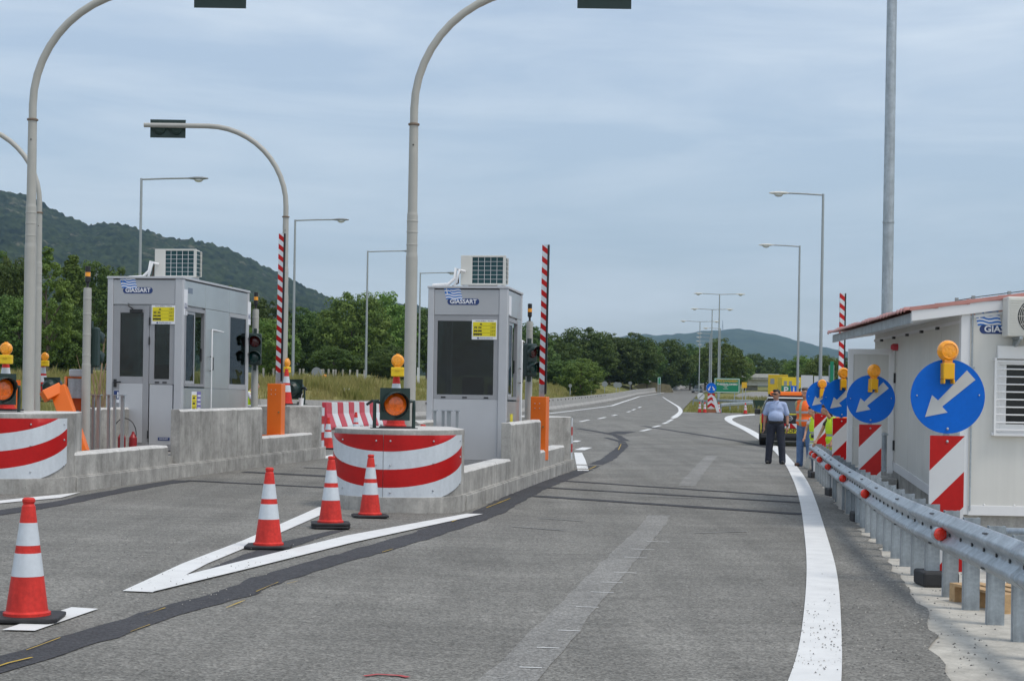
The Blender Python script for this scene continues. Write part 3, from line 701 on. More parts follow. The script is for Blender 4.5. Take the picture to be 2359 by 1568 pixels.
# ================================================================ toll islands
TH = radians(9.2); CT, ST = cos(TH), sin(TH)
P_R = Vector((-.686, 21.83, 0)); P_R.z = G(P_R.x, P_R.y)
P_L = Vector((-6.25, 22.5, 0)); P_L.z = G(P_L.x, P_L.y)
SLOPE = .0065
def isl(P0, x, y, z):        # island-local -> world
    return Vector((P0.x+x*CT+y*ST, P0.y-x*ST+y*CT, P0.z+z+y*SLOPE))
def ell(n, rx, ry, a0=-90, a1=90): return [(rx*sin(radians(a0+(a1-a0)*i/n)), -ry*cos(radians(a0+(a1-a0)*i/n))) for i in range(n+1)]
def rough_top(o, amp, z):
    for v in o.data.vertices:
        if v.co.z > z: v.co.z += amp*noise.noise((v.co.x*5, v.co.y*5, 0))
def wall_block(name, x0, x1, y0, y1, z0, z1, parent, seg=.22, sunlit_top=True):
    """cast concrete wall piece with an uneven top, coloured pale as if sunlit"""
    mb = MB(); n = max(2, int((y1-y0)/seg)); vs = []
    for i in range(n+1):
        y = y0+(y1-y0)*i/n; j = .012*noise.noise((y*3+x0, z1*9, 0)); k = .012*noise.noise((y*4, z1*5, 9))
        vs += [(x0, y, z0), (x1, y, z0), (x1, y, z1-.035+k), (x1-.03, y, z1+j), (x0, y, z1+j*.5)]
    fs = []; mm = []
    for i in range(n):
        a = i*5; b = a+5
        for q, mi in (((a,a+1,b+1,b),0), ((a+1,a+2,b+2,b+1),0), ((a+2,a+3,b+3,b+2),1), ((a+3,a+4,b+4,b+3),1), ((a+4,a,b,b+4),0)): fs.append(q); mm.append(mi)
    fs += [(0,1,2,3,4), tuple(range(n*5+4, n*5-1, -1))]; mm += [0, 0]
    for f, mi in zip(fs, mm): pass
    mb.v = vs; mb.f = [list(f) for f in fs]; mb.m = mm; mb.sm = [False]*len(fs)
    return ob(name, mb, [M_CONC, M_CONCW if sunlit_top else M_CONC], parent, bev=.006)  # top faces get paler concrete: overhead sun put into the colour
def nose(name, y0, sgn, parent, z1, back):
    pts = [(-.875+x, y0+sgn*y) for x, y in ell(18, .875, .78)]
    pts += [(0, y0+sgn*-0+(-sgn)*(-.25)) if False else (0, y0+sgn*.25), (-.45, y0+sgn*back), (-1.3, y0+sgn*back), (-1.75, y0+sgn*.25)]
    mb = MB(); mb.prism(pts, -.3, z1, 'xy'); mb.m[1 if False else 0] = 0
    top = 1 if True else 0
    for i, f in enumerate(mb.f):
        if all(mb.v[k][2] > z1-.001 for k in f): mb.m[i] = 1  # top painted paler than the sides, standing in for sunlight
    return ob(name, mb, [M_CONC, M_CONCW], parent, bev=.012)
BAND = [.12, .36, .60, .84, 1.09]
def sheet(parent, y0, sgn, a0, a1, ztop, label):
    mb = MB(); n = 18
    for k in range(4):
        vs = []
        for i in range(n+1):
            a = a0+(a1-a0)*i/n; q = .33*(abs(a)/90)**2
            x = -.875+.893*sin(radians(a)); y = y0-sgn*.798*cos(radians(a))
            wob = .004*noise.noise((x*3, k*1.0, y*3))
            for h in range(3):
                z = min(ztop, BAND[k]+q+(BAND[k+1]-BAND[k])*h/2); vs.append((x, y-sgn*wob, z))
        mb.add(vs, [(i*3+h, (i+1)*3+h, (i+1)*3+h+1, i*3+h+1) for i in range(n) for h in range(2)], k % 2, True)
    o = ob('reflective_panel', mb, [M_WHITE, M_RED], parent, fix=False, label=label)
    for a in (a0+6, (a0+a1)/2, a1-6):
        for z in (.3, .66, .98):
            q = .2*(abs(a)/90)**2*.6; x = -.875+.898*sin(radians(a)); y = y0-sgn*.803*cos(radians(a))
            ob('bolt', MB().ball((x, y, z+q if z < .9 else z), .014, 8), M_BOLT, o)
    return o
def island(P0, label, lw1, hw, lw2, rear):
    e = thing('toll_island', label, 'traffic island', P0); e.rotation_euler = (SLOPE, 0, -TH)
    mb = MB()
    pl = [(-.875+x*1.03, y*1.03) for x, y in ell(18, .875, .80)]
    pl += [(.035, rear+.2)]+[(-.875-x*1.03, rear+.2-y*1.03) for x, y in ell(18, .875, .80)]+[(-1.785, rear+.2)]
    mb.prism(pl, -.4, .235, 'xy'); ob('plinth', mb, M_CONC, e, bev=.02)
    ob('floor_slab', MB().box(-1.62, -.14, .3, rear-.3, .2, .36), M_CONC, e)
    nose('nose_block', 0, 1, e, 1.13, 1.5)
    sheet(e, 0, 1, -88, -1.2, 1.06, 'left half of the red and white striped nose panel'); sheet(e, 0, 1, -.8, 88, 1.06, 'right half of the red and white striped nose panel')
    nose('rear_block', rear, -1, e, 1.13, .9)
    # striped panel on the rear end
    mb = MB()
    for k in range(5): mb.box(-.012, .006, rear+.02, rear+.22, .2+k*.18, .38+k*.18, k % 2)
    ob('rear_stripe', mb, [M_WHITE, M_RED], e)
    for side in (0, 1):
        X0, X1 = ((-.26, 0) if side == 0 else (-1.75, -1.49))
        for i in range(3): wall_block('low_wall', X0, X1-.003*(i % 2), lw1[0]+(lw1[1]-lw1[0])*i/3+.003, lw1[0]+(lw1[1]-lw1[0])*(i+1)/3-.003, .2, .56, e)
        for i in range(8): ob('plinth_panel', MB().box(.02 if side == 0 else -1.8, .05 if side == 0 else -1.77, .25+(rear-.2)*i/8+.005, .25+(rear-.2)*(i+1)/8-.005, -.3, .215), M_CONC, e, bev=.008)
        n = 3; st = (hw[1]-hw[0])/n
        for i in range(n): wall_block('high_wall', X0+.08 if side == 0 else X0, X1-.012 if side == 0 else X1-.08, hw[0]+i*st+.004, hw[0]+(i+1)*st-.004, .2, 1.14, e)
        for i in range(2): wall_block('low_wall', X0-.02, X1-.02-.003*i, lw2[0]+(lw2[1]-lw2[0])*i/2+.003, lw2[0]+(lw2[1]-lw2[0])*(i+1)/2-.003, .2, .56, e)
    return e
island(P_R, 'concrete toll island carrying the short booth, striped nose facing the road', (.27, 4.3), (4.35, 7.75), (7.8, 11.3), 12.2)
island(P_L, 'concrete toll island carrying the long booth with the door', (.27, 3.85), (4.4, 8.8), (8.85, 12.3), 12.9)
mb = MB(); mb.box(-.14, .14, -.14, .14, 0, .42)
ob('concrete_block', mb, M_CONC, loc=isl(P_R, -.42, .62, .36), rot=(0,0,-TH), bev=.01, label='small square concrete block behind the right striped nose', cat='block')

# ================================================================ toll booths
def logo(parent, x, y, z, w, clipx=None):
    """waving flag over an oval name plate, on a face looking to -Y"""
    h = w*.2; mb = MB(); n = 8
    pts = [(x-w/2+h/2+h/2*cos(radians(a)), z+h/2*sin(radians(a))) for a in range(90, 271, 15)]+[(x+w/2-h/2+h/2*cos(radians(a)), z+h/2*sin(radians(a))) for a in range(-90, 91, 15)]
    if clipx: pts = clip(pts, -1, 0, clipx)
    o = ob('name_plate', mb.prism(pts, y-.003, y, 'xz'), M_NAVY, parent)
    text('GIASSART' if not clipx else 'GIASS', h*.95, M_PAPER, o, (x+.0*w if not clipx else x-w*.13, y-.0045, z), wide=w*.84 if not clipx else w*.54, bold=.006*h*4)
    fx, fz, fw, fh = x-w*.62, z+h*.35, w*.52, w*.36
    mb = MB()
    for k in range(9):
        vs = []
        for i in range(n+1):
            f = i/n; wv = .05*fh*sin(f*9); sh = .22*fw*(1-k/9)*-1*0
            for t in (k/9, (k+1)/9):
                vs.append((fx+fw*f+.25*fw*(t*0)+(.35*fw*(1-f)*0)+.16*fw*(t), y-.003, fz+fh*(1-t)+wv-.08*fh*f))
        if k < 5:
            mb.add(vs, [(i*2, i*2+1, i*2+3, i*2+2) for i in range(3, n)], k % 2); mb.add(vs, [(i*2, i*2+1, i*2+3, i*2+2) for i in range(0, 3)], 1 if k == 2 else 0)
        else: mb.add(vs, [(i*2, i*2+1, i*2+3, i*2+2) for i in range(n)], k % 2)
    c = fx+fw*.23; mb.add([(c-.03*fw, y-.004, fz+fh*.47), (c+.03*fw, y-.004, fz+fh*.45), (c-.06*fw, y-.004, fz+fh*.98), (c-.12*fw, y-.004, fz+fh*1.0)], [(0,1,2,3)], 1)
    fl = ob('flag_print', mb, [M_FLAG, M_PAPER], o); s = fl.modifiers.new('t', 'SOLIDIFY'); s.thickness = .001
    return o
def price_board(parent, x, y, z, w, h):
    o = ob('price_board', MB().box(x-w/2, x+w/2, y-.008, y-.002, z-h/2, z+h/2), M_PAPER, parent)
    ob('yellow_field', MB().box(x-w*.46, x+w*.46, y-.0105, y-.008, z-h*.34, z+h*.38), M_YSIGN, o)
    text('Τέλος Διοδίων - Toll Rate', h*.075, M_INK, o, (x, y-.0095, z+h*.435), wide=w*.72)
    mb = MB()
    for r in range(4):
        zz = z+h*(.29-.18*r)
        if r: mb.box(x-w*.45, x+w*.45, y-.012, y-.0105, zz+h*.085, zz+h*.092)
        if r == 0: mb.prism([(x-w*.2, zz-h*.05), (x-w*.08, zz-h*.05), (x-w*.14, zz+h*.05)], y-.012, y-.0105)
        else:
            for c in range(1, 3):
                cx = x-w*.52+c*w*.17; bw = w*(.05+.012*r); mb.box(cx-bw, cx+bw, y-.012, y-.0105, zz-h*.025, zz+h*(.02+.012*r))
                for dx in (-bw*.6, bw*.6): mb.box(cx+dx-w*.012, cx+dx+w*.012, y-.012, y-.0105, zz-h*.05, zz-h*.022)
        text(('1,70 €', '2,40 €', '6,00 €', '8,40 €')[r], h*.1, M_INK, o, (x+w*.34, y-.012, zz))
    ob('vehicle_pictogram', mb, M_INK, o)
    text('ΕΓΝΑΤΙΑ ΟΔΟΣ Α.Ε.', h*.075, M_NAVY, o, (x+w*.08, y-.0095, z-h*.43), wide=w*.52)
    ob('logo_dot', MB().lathe([(h*.045, 0), (h*.045, .003)], 14, M=Matrix.Translation((x-w*.25, y-.008, z-h*.43)) @ Matrix.Rotation(pi/2, 4, 'X')), M_NAVY, o)
    return o
def booth(name, label, loc, W_, Ln, panels, door):
    H = 3.07; e = thing(name, label, 'toll booth', loc); e.rotation_euler = (0, 0, -TH)
    ob('base_frame', MB().box(-W_+.02, -.02, .02, Ln-.02, 0, .1), M_ALUD, e)
    ob('floor_panel', MB().box(-W_+.03, -.03, .03, Ln-.03, .1, .13), M_ALUD, e)
    for (x0, x1, y0, y1) in ((-W_, -W_+.11, 0, .12), (-.15, 0, 0, .12), (-W_, -W_+.11, Ln-.12, Ln), (-.12, 0, Ln-.12, Ln)):
        ob('corner_post', MB().box(x0, x1, y0, y1, .0, H-.012), M_ALUL, e, bev=.012)
    ob('header_panel', MB().box(-W_+.112, -.152, .012, .05, 2.6, H-.03), M_ALU, e, bev=.006)
    ob('header_panel', MB().box(-W_+.112, -.122, Ln-.05, Ln-.012, 2.6, H-.03), M_ALU, e, bev=.006)
    ob('header_panel', MB().box(-W_+.012, -W_+.05, .122, Ln-.122, 2.6, H-.03), M_ALU, e, bev=.006)
    for a, b in zip(panels, panels[1:]):
        aa, bb = max(a, .122)+.003, min(b, Ln-.122)-.003
        ob('header_panel', MB().box(-.05, -.008, aa, bb, 2.6, H-.03), M_STEELP, e, bev=.005)
        ob('lower_panel', MB().box(-.05, -.008, aa, bb, .1, 1.12), M_STEELP, e, bev=.005)
        ob('lower_panel', MB().box(-W_+.01, -W_+.05, aa, bb, .1, 1.12), M_ALU, e, bev=.005)
    r = ob('roof_panel', MB().box(-W_-.012, .012, -.012, Ln+.012, H-.012, H+.03), M_ALUL, e, bev=.008)
    ob('ceiling_panel', MB().box(-W_+.05, -.05, .05, Ln-.05, 2.56, 2.6), M_ALUL, e)
    # back wall with window
    ob('back_panel', MB().box(-W_+.112, -.122, Ln-.05, Ln-.01, .1, 1.2), M_ALU, e)
    ob('rear_glass', MB().box(-W_+.115, -.125, Ln-.035, Ln-.025, 1.2, 2.6), M_GLASSL, e)
    ob('left_glass', MB().box(-W_+.025, -W_+.035, .122, Ln-.122, 1.12, 2.6), M_GLASSL, e)
    # sliding window on the lane side
    y0, y1 = panels[0]+.125, panels[1]-.01
    f = MB()
    for q in ((-.06, .004, y0, y0+.05, 1.15, 2.56), (-.06, .004, y1-.07, y1, 1.15, 2.56), (-.06, .006, y0+.05, y1-.07, 1.15, 1.2), (-.06, .006, y0+.05, y1-.07, 2.5, 2.56)): f.box(*q)
    w = ob('sliding_window', f, M_ALUD, e)
    f = MB(); ym = y0+.05+(y1-y0-.12)*.52
    f.box(-.03, -.012, y0+.052, y0+.09, 1.202, 2.498); f.box(-.03, -.012, ym-.04, ym, 1.202, 2.498); f.box(-.03, -.012, y0+.09, ym-.04, 1.202, 1.25); f.box(-.03, -.012, y0+.09, ym-.04, 2.45, 2.498)
    ob('sash', f, M_ALU, w); ob('pane', MB().box(-.024, -.018, y0+.09, ym-.04, 1.25, 2.45), M_GLASS, w)
    ob('latch', MB().box(-.05, -.03, y1-.14, y1-.09, 1.62, 1.85), M_BLACK, w)
    ob('side_panel', MB().box(-.05, -.006, panels[1]+.003, min(panels[2], Ln-.122)-.003, 1.125, 2.595), M_STEELP, e, bev=.005)
    if len(panels) > 3:
        a, b = panels[2]+.003, Ln-.125; f = MB()
        for q in ((-.05, -.004, a, a+.05, 1.125, 2.595), (-.05, -.004, b-.06, b, 1.125, 2.595), (-.05, -.004, a+.05, b-.06, 1.125, 1.22), (-.05, -.004, a+.05, b-.06, 2.52, 2.595)): f.box(*q)
        w2 = ob('side_window', f, M_ALU, e); ob('pane', MB().box(-.022, -.014, a+.05, b-.06, 1.22, 2.52), M_GLASS, w2)
    # rail outside the window and its grip
    yr = panels[1]+.22
    ob('drip_rail', MB().path([(.05, yr, .62), (.05, yr, 2.2), (.05, yr+.02, 2.22), (.05, yr+min(.62, Ln-yr-.02), 2.2)], .012, 8), M_PVC, e)
    ob('grab_handle', MB().path([(.0, yr+.05, 1.45), (.06, yr+.05, 1.47), (.06, yr+.05, 1.7), (.0, yr+.05, 1.72)], .01, 8), M_BLACK, e)
    # interior
    ob('counter', MB().box(-.55, -.1, .12, min(Ln-.2, 1.5), .95, 1.05), mat('counter_grey', L4(.4,.39,.37), .5), e)
    ob('cash_terminal', MB().box(-.42, -.2, .5, .62, 1.05, 1.4).box(-.34, -.28, .62, .75, 1.05, 1.2), M_BLACK, e)
    ob('seat_back', MB().box(-1.0, -.6, min(Ln-.35, 1.1), min(Ln-.27, 1.18), .9, 1.55), M_BLACK, e, bev=.03)
    # front
    if not door:
        f = MB(); x0, x1 = -W_+.112, -.152
        for q in ((x0, x0+.06, .02, .07, 1.15, 2.595), (x1-.085, x1, .02, .07, 1.15, 2.595), (x0+.06, x1-.085, .02, .07, 1.15, 1.225), (x0+.06, x1-.085, .02, .07, 2.5, 2.595)): f.box(*q)
        w = ob('front_window', f, M_ALUD, e); ob('pane', MB().box(x0+.06, x1-.085, .04, .05, 1.225, 2.5), M_GLASS, w)
        f = MB()
        for k in (.12, .5, .88): xx = x0+.06+(x1-x0-.145)*k; f.box(xx-.04, xx+.04, .014, .02, 1.165, 1.19)
        ob('drain_cap', f, M_BLACK, w)
        ob('front_panel', MB().box(x0, x1+.002, .02, .06, .1, 1.147), M_ALUL, e, bev=.008)
        price_board(e, -.4, .012, 2.35, .44, .34)
        logo(e, -.78, .012, 2.83, .56)
    else:
        x0, x1 = -W_+.112, -.152; xm = x0+.69
        f = MB()
        for q in ((x0, x0+.13, .02, .07, .1, 2.58), (xm-.12, xm-.01, .02, .07, .1, 2.58), (x0+.13, xm-.12, .02, .07, 1.18, 1.31), (x0+.13, xm-.12, .02, .07, 2.45, 2.58)): f.box(*q)
        d = ob('door', f, M_ALUD, e, bev=.004); ob('pane', MB().box(x0+.13, xm-.12, .04, .05, 1.31, 2.45), M_GLASS, d)
        ob('kick_panel', MB().box(x0+.13, xm-.12, .015, .06, .13, 1.18), M_ALUL, d, bev=.006)
        ob('door_handle', MB().box(x0+.03, x0+.08, .0, .02, 1.12, 1.26).path([(x0+.055, 0, 1.2), (x0+.055, -.05, 1.2), (x0+.19, -.055, 1.21)], .013, 8), M_BLACK, d)
        ob('door_closer', MB().box(xm-.36, xm-.14, -.04, .02, 2.45, 2.51).path([(xm-.3, -.02, 2.51), (xm-.37, -.08, 2.57), (xm-.4, 0, 2.61)], .012, 6), M_BLACK, d)
        f = MB()
        for z in (.28, 1.95, 2.3): f.tube((xm-.004, .012, z-.07), (xm-.004, .012, z+.07), .013, n=8)
        ob('hinge', f, M_BLACK, d)
        st = ob('door_sticker', MB().box(x0+.03, x0+.14, .014, .02, .84, 1.06), M_PAPER, d); ob('sticker_print', MB().box(x0+.035, x0+.135, .0115, .014, .9, 1.055), M_NAVY, st)
        ob('sticker_glyph', MB().box(x0+.045, x0+.075, .009, .0115, .92, .98).box(x0+.1, x0+.125, .009, .0115, .92, 1.03), M_PAPER, st)
        f = MB()
        for q in ((xm, xm+.09, .02, .07, 1.18, 2.58), (x1-.09, x1, .02, .07, 1.18, 2.58), (xm+.09, x1-.09, .02, .07, 1.18, 1.27), (xm+.09, x1-.09, .02, .07, 2.5, 2.58)): f.box(*q)
        sw = ob('sidelight', f, M_ALUD, e); ob('pane', MB().box(xm+.09, x1-.09, .04, .05, 1.27, 2.5), M_GLASS, sw)
        f = MB()
        for k in (.25, .75): xx = xm+.09+(x1-xm-.18)*k; f.box(xx-.05, xx+.03, .014, .02, 1.2, 1.225)
        ob('drain_cap', f, M_BLACK, sw)
        ob('front_panel', MB().box(xm+.01, x1-.02, .018, .06, .1, 1.17), M_ALUL, e, bev=.008)
        pl = ob('maker_plate', MB().box(x1-.28, x1-.06, .012, .018, .18, .235), M_NAVY, e); text('GIASSART', .04, M_PAPER, pl, (x1-.17, .0105, .208), wide=.17)
        price_board(e, -.36, .006, 2.42, .44, .34)
        logo(e, -.85, .012, 2.85, .56)
        # notices on the lane side
        a = ob('price_notice', MB().box(-.008, -.002, .52, .78, .5, 1.06), M_PAPER, e)
        ob('yellow_field', MB().box(-.002, .001, .535, .765, .58, 1.0), M_YSIGN, a)
        f = MB()
        for k in range(4): f.box(.001, .003, .57, .68, .63+k*.1, .66+k*.1).box(.001, .003, .55, .75, .68+k*.1, .685+k*.1)
        ob('pictogram', f, M_INK, a)
        b = ob('violet_notice', MB().box(-.008, -.002, .8, .99, .48, 1.06), M_VIOLET, e); f = MB()
        for k in range(7): f.box(-.002, .001, .815, .97, .52+k*.075, .55+k*.075)
        ob('print_line', f, M_PAPER, b)
        for yy, s in ((.05, 'Λ2 Α'), (Ln-.1, 'Δ4 Κ')):
            a = ob('lane_notice', MB().box(.0, .004, yy-.0, yy+.17, 2.42, 2.88), M_PAPER, e); text(s, .14, M_NAVY, a, (.006, yy+.085, 2.58), (pi/2, 0, pi/2), wide=.13)
        a = ob('maker_badge', MB().box(-.008, -.005, .28, .5, 2.82, 2.92), mat('badge_grey', L4(.16,.2,.26), .4), e)
    if not door:
        a = ob('lane_notice', MB().box(-.008, .002, .16, .4, 2.62, 2.95), M_PAPER, e)
        a = ob('price_notice', MB().box(-.008, -.002, .5, .76, .3, .9), M_YSIGN, e)
    return e
zR = lambda x, y: isl(P_R, x, y, .36).z
b1 = Vector((-.10, 27.5, zR(-.4, 5.7))); b2 = Vector((-5.88, 28.45, isl(P_L, -.5, 6.0, .36).z+.02))
booth('toll_booth', 'short grey metal toll booth with one dark front window and name plate', b1, 1.40, 1.66, [0, 1.15, 1.66], False)
booth('toll_booth', 'long grey metal toll booth with a glazed door beside a sidelight', b2, 1.42, 3.68, [0, 1.18, 2.5, 3.68], True)

def ac_unit(label, loc, sx=1):
    e = thing('air_conditioner', label, 'air conditioner', loc); e.rotation_euler = (0, 0, -TH)
    w, d, h = .8, .3, .56
    b = MB(); b.box(-w/2, -w/2+.2, 0, d, .04, h); b.box(w/2-.05, w/2, 0, .02, .04, h); b.box(-w/2+.2, w/2-.05, 0, d, h-.03, h); b.box(-w/2+.2, w/2-.05, 0, d, .04, .07)
    b.box(-w/2+.2, w/2, d-.02, d, .07, h-.03); ob('casing', b, M_ACW, e, bev=.006)
    ob('coil', MB().box(-w/2+.2, w/2-.05, .03, .06, .07, h-.03).box(w/2-.045, w/2-.03, .05, d-.03, .07, h-.03), M_COIL, e)
    g = MB()
    for i in range(6): x = -w/2+.2+(w-.25)*i/5; g.box(x-.0028, x+.0028, .004, .012, .07, h-.03)
    for i in range(7): z = .07+(h-.1)*i/6; g.box(-w/2+.2, w/2-.05, .012, .018, z-.0028, z+.0028)
    for i in range(7): z = .07+(h-.1)*i/6; g.box(w/2-.008, w/2-.002, .02, d-.02, z-.0028, z+.0028)
    ob('guard_grille', g, M_PVC, e)
    for x in (-.3, .3): ob('foot', MB().box(x-.04, x+.04, -.02, d+.02, 0, .04), M_GALV, e)
    p = MB(); p.path([(-w/2-.0, .1, .3), (-w/2-.1, .06, .33), (-w/2-.11, .02, .16), (-w/2-.22, 0, .05), (-w/2-.5, .02, .035)], .03, 8)
    p.path([(-w/2+.08, -.01, .28), (-w/2+.0, -.1, .3), (-w/2-.05, -.1, .12), (-w/2-.1, -.06, .03)], .022, 8)
    ob('pipe', p, M_PVC, e); ob('cable', MB().path([(-w/2, .12, .34), (-w/2-.06, .1, .22), (-w/2-.05, .05, .08), (-w/2-.16, .1, .03)], .014, 6), mat('brown_cable', L4(.1,.045,.02), .6), e)
    return e
def booth_pt(b, x, y, z): return Vector((b.x+x*CT+y*ST, b.y-x*ST+y*CT, b.z+z))
ac_unit('white outdoor cooling unit on the roof of the short booth', booth_pt(b1, -.5, .35, 3.1))
ac_unit('white outdoor cooling unit on the roof of the long booth', booth_pt(b2, -.44, .75, 3.1))

# ================================================================ masts with arched arms, signals
def mast(label, px_, Y, arm, zb, reach, dz=0):
    u = ray(px_, 800)[0]; X = u*Y; z0 = zb; e = thing('signal_mast', label, 'mast', (X, Y, z0)); g = CAMZ*0
    zc = 5.45+dz+G(X, Y)-z0; zl = 3.55+G(X, Y)-z0
    ob('base_plate', MB().box(-.17, .17, -.17, .17, 0, .02), M_MAST, e)
    ob('lower_shaft', MB().lathe([(.086, .02), (.085, zl), (.078, zl+.06), (.077, zl+.6), (.07, zl+.64), (.064, zc)], 20), M_MAST, e)
    for k in (.16, .34, .5): ob('sleeve_ring', MB().lathe([(.079, zl+k), (.0815, zl+k+.005), (.0815, zl+k+.02), (.079, zl+k+.025)], 20), M_MAST, e)
    ob('collar', MB().lathe([(.06, zc-.02), (.082, zc-.01), (.082, zc+.012), (.06, zc+.02)], 20), mat('rusty_collar', L4(.2,.15,.11), .7), e)
    R = 1.75; zs = zc+.22; pts = [(0, 0, zc), (0, 0, zs)]+[(arm*R*(1-cos(pi/2*i/12)), 0, zs+R*sin(pi/2*i/12)) for i in range(1, 13)]+[(arm*reach, 0, zs+R)]
    ob('arched_arm', MB().path(pts, [.058]*2+[.056]*12+[.05], 16), M_MAST, e)
    ob('screw', MB().ball((0, -.066, zc-.3), .012, 6), M_BLACK, e)
    return e, zs+R+z0
def over_signal(label, loc, back=False):
    e = thing('lane_signal', label, 'signal', loc)
    ob('backboard', MB().box(-.39, .39, -.008, .008, -.2, .2), M_SIGG, e)
    for x in (-.185, .185):
        s = 1 if back else -1
        hz = ob('lens_housing', MB().lathe([(.14, 0), (.13, .1), (.08, .16)], 18, M=Matrix.Translation((x, .008 if not back else -.008, 0)) @ Matrix.Rotation(-pi/2 if not back else pi/2, 4, 'X') @ Matrix.Diagonal((1, 1, 1 if not back else .25, 1))), M_SIGG, e)
        ob('visor', MB().path([(x, .01, 0), (x, .2, -.01)], .13, 16, caps=False), M_SIGG, hz)
    ob('bracket', MB().box(-.43, .43, -.03, -.01, .05, .07), M_SIGG, e)
    return e
zn = 1.13
m1, za = mast('tall grey arched mast standing on the right striped nose', 945, 23.0, 1, isl(P_R, -.9, 1.0, zn).z-.02, 3.4)
over_signal('dark lane signal hung over the right lane from the arched mast', at(1393, -16, 23.0)+Vector((0, .12, 0)))
m0, za = mast('tall grey arched mast standing on the left striped nose', 67, 23.9, 1, isl(P_L, -.9, 1.2, zn).z-.02, 3.4)
over_signal('dark lane signal hung over the left lane from the left mast', at(504, -16, 23.9)+Vector((0, .12, 0)))
m3, za = mast('grey arched mast behind the long booth with its arm swung left', 653.5, 35.2, -1, isl(P_L, -.9, 12.4, zn).z-.02, 3.15, -.16)
over_signal('dark lane signal bolted behind the left pointing arm', at(387, 297, 35.38), True)
m2, za = mast('far arched mast mostly hidden behind the left nose mast', 86, 36.2, -1, G(-10.5, 36), 3.15, -.16)

def two_lens(label, loc, rz, name='traffic_light'):
    e = thing(name, label, 'traffic light', loc, rz)
    ob('housing', MB().box(-.13, .13, -.05, .1, -.32, .32), M_SIGG, e, bev=.03)
    for z, m_ in ((.155, M_LRED), (-.155, M_LGRN)):
        ln = ob('lens', MB().lathe([(.115, 0), (.1, .02), (.05, .035), (.0001, .04)], 20, M=Matrix.Translation((0, -.05, z)) @ Matrix.Rotation(pi/2, 4, 'X')), m_, e)
        pts = []; v = MB(); n = 16; vs = []
        for i in range(n+1):
            a = radians(-35+250*i/n); l = .2 if 20 < math.degrees(a) < 160 else .12
            vs += [(.125*cos(a), -.05, z+.125*sin(a)), (.13*cos(a), -.05-l, z+.13*sin(a)-.02)]
        v.add(vs, [(i*2, i*2+1, i*2+3, i*2+2) for i in range(n)], 0, True); o = ob('visor', v, M_SIGG, ln, fix=False); o.modifiers.new('t', 'SOLIDIFY').thickness = .006
    ob('bracket', MB().box(-.03, .03, .02, .08, .32, .42).box(-.03, .03, .02, .08, -.42, -.32), M_SIGG, e)
    return e
def beacon_post(label, px_, Y, zb, ztop):
    X = ray(px_, 850)[0]*Y; e = thing('beacon_post', label, 'post', (X, Y, zb)); h = ztop-zb
    ob('shaft', MB().lathe([(.072, 0), (.07, h*.55), (.064, h*.56), (.064, h*.98), (.06, h)], 18), M_MAST, e)
    for k in (.6, .72, .84, .93): ob('sleeve_ring', MB().lathe([(.064, h*k), (.067, h*k+.006), (.067, h*k+.03), (.064, h*k+.036)], 18), M_MAST, e)
    ob('beacon', MB().lathe([(.03, h), (.02, h+.02), (.02, h+.07), (.042, h+.1), (.042, h+.18), (.043, h+.181), (.043, h+.25), (.042, h+.251), (.042, h+.34), (.036, h+.345)], 16, mis=[0,0,0,0,0,1,0,0,0]), [M_BLACK, M_AMBER], e)
    return e
beacon_post('slim beacon post beside the fallen orange boom', 199, 25.6, isl(P_L, -1.2, 3.0, .34).z, at(203, 663, 25.6).z)
beacon_post('slim beacon post behind the long booth', 587, 32.4, isl(P_L, -.9, 10, .34).z, at(588, 712, 32.4).z)
beacon_post('slim beacon post beside the short booth', 1218, 31.2, isl(P_R, -.3, 9.4, .34).z, at(1220, 740, 31.2).z)
two_lens('dark two lens traffic light on the beacon post behind the long booth', at(587, 804, 32.25), radians(4))
two_lens('dark two lens traffic light turned right beside the short booth', at(1222, 829, 31.05), radians(38))
two_lens('dark traffic light box on the beacon post near the left nose', at(212, 800, 25.75), radians(170))

def nose_signal(label, loc, rz, lit):
    e = thing('amber_signal', label, 'traffic light', loc, rz)
    b = ob('housing', MB().box(-.205, .205, .0, .03, .12, .56).lathe([(.17, 0), (.16, .14), (.1, .2)], 20, M=Matrix.Translation((0, .03, .34)) @ Matrix.Rotation(-pi/2, 4, 'X')), M_SIGG, e)
    ob('lens', MB().lathe([(.155, 0), (.15, .03), (.1, .06), (.0001, .07)], 26, M=Matrix.Translation((0, 0, .34)) @ Matrix.Rotation(pi/2, 4, 'X')), M_AMBL, e)
    v = MB(); vs = []; n = 28
    for i in range(n+1):
        a = radians(-120+300*i/n+30); l = .06+.2*max(0, sin(a))**.7
        vs += [(.17*cos(a), 0, .34+.17*sin(a)), (.176*cos(a), -l, .34+.176*sin(a)-.02)]
    v.add(vs, [(i*2, i*2+1, i*2+3, i*2+2) for i in range(n)], 0, True); o = ob('visor', v, M_SIGG, e, fix=False); o.modifiers.new('t', 'SOLIDIFY').thickness = .005
    for x in (-.27, .27):
        ob('stand_leg', MB().path([(x*.8, .06, .38), (x, .06, .38), (x, .06, .3), (x, .06, .02)], .025, 8).box(x-.05, x+.05, 0, .12, 0, .02), M_SIGG, e)
    ob('base_bar', MB().box(-.3, .3, .02, .1, .0, .02), M_BLACK, e)
    ob('cable', MB().path([(-.2, .05, .36), (-.3, .1, .38), (-.36, .16, .33)], .02, 8), M_BLACK, e)
    return e
nose_signal('large round amber signal on a stand on the right striped nose', at(909, 988, 21.75), radians(14), 1)
nose_signal('large round amber signal on a stand on the left striped nose', at(4, 951, 22.6), radians(38), 1)
nose_signal('dark signal lamp seen from behind at the rear of the left island', at(677, 931, 35.6), radians(165), 0)
nose_signal('dark signal lamp seen from behind past the left nose mast', at(120, 925, 36.5), radians(165), 0)

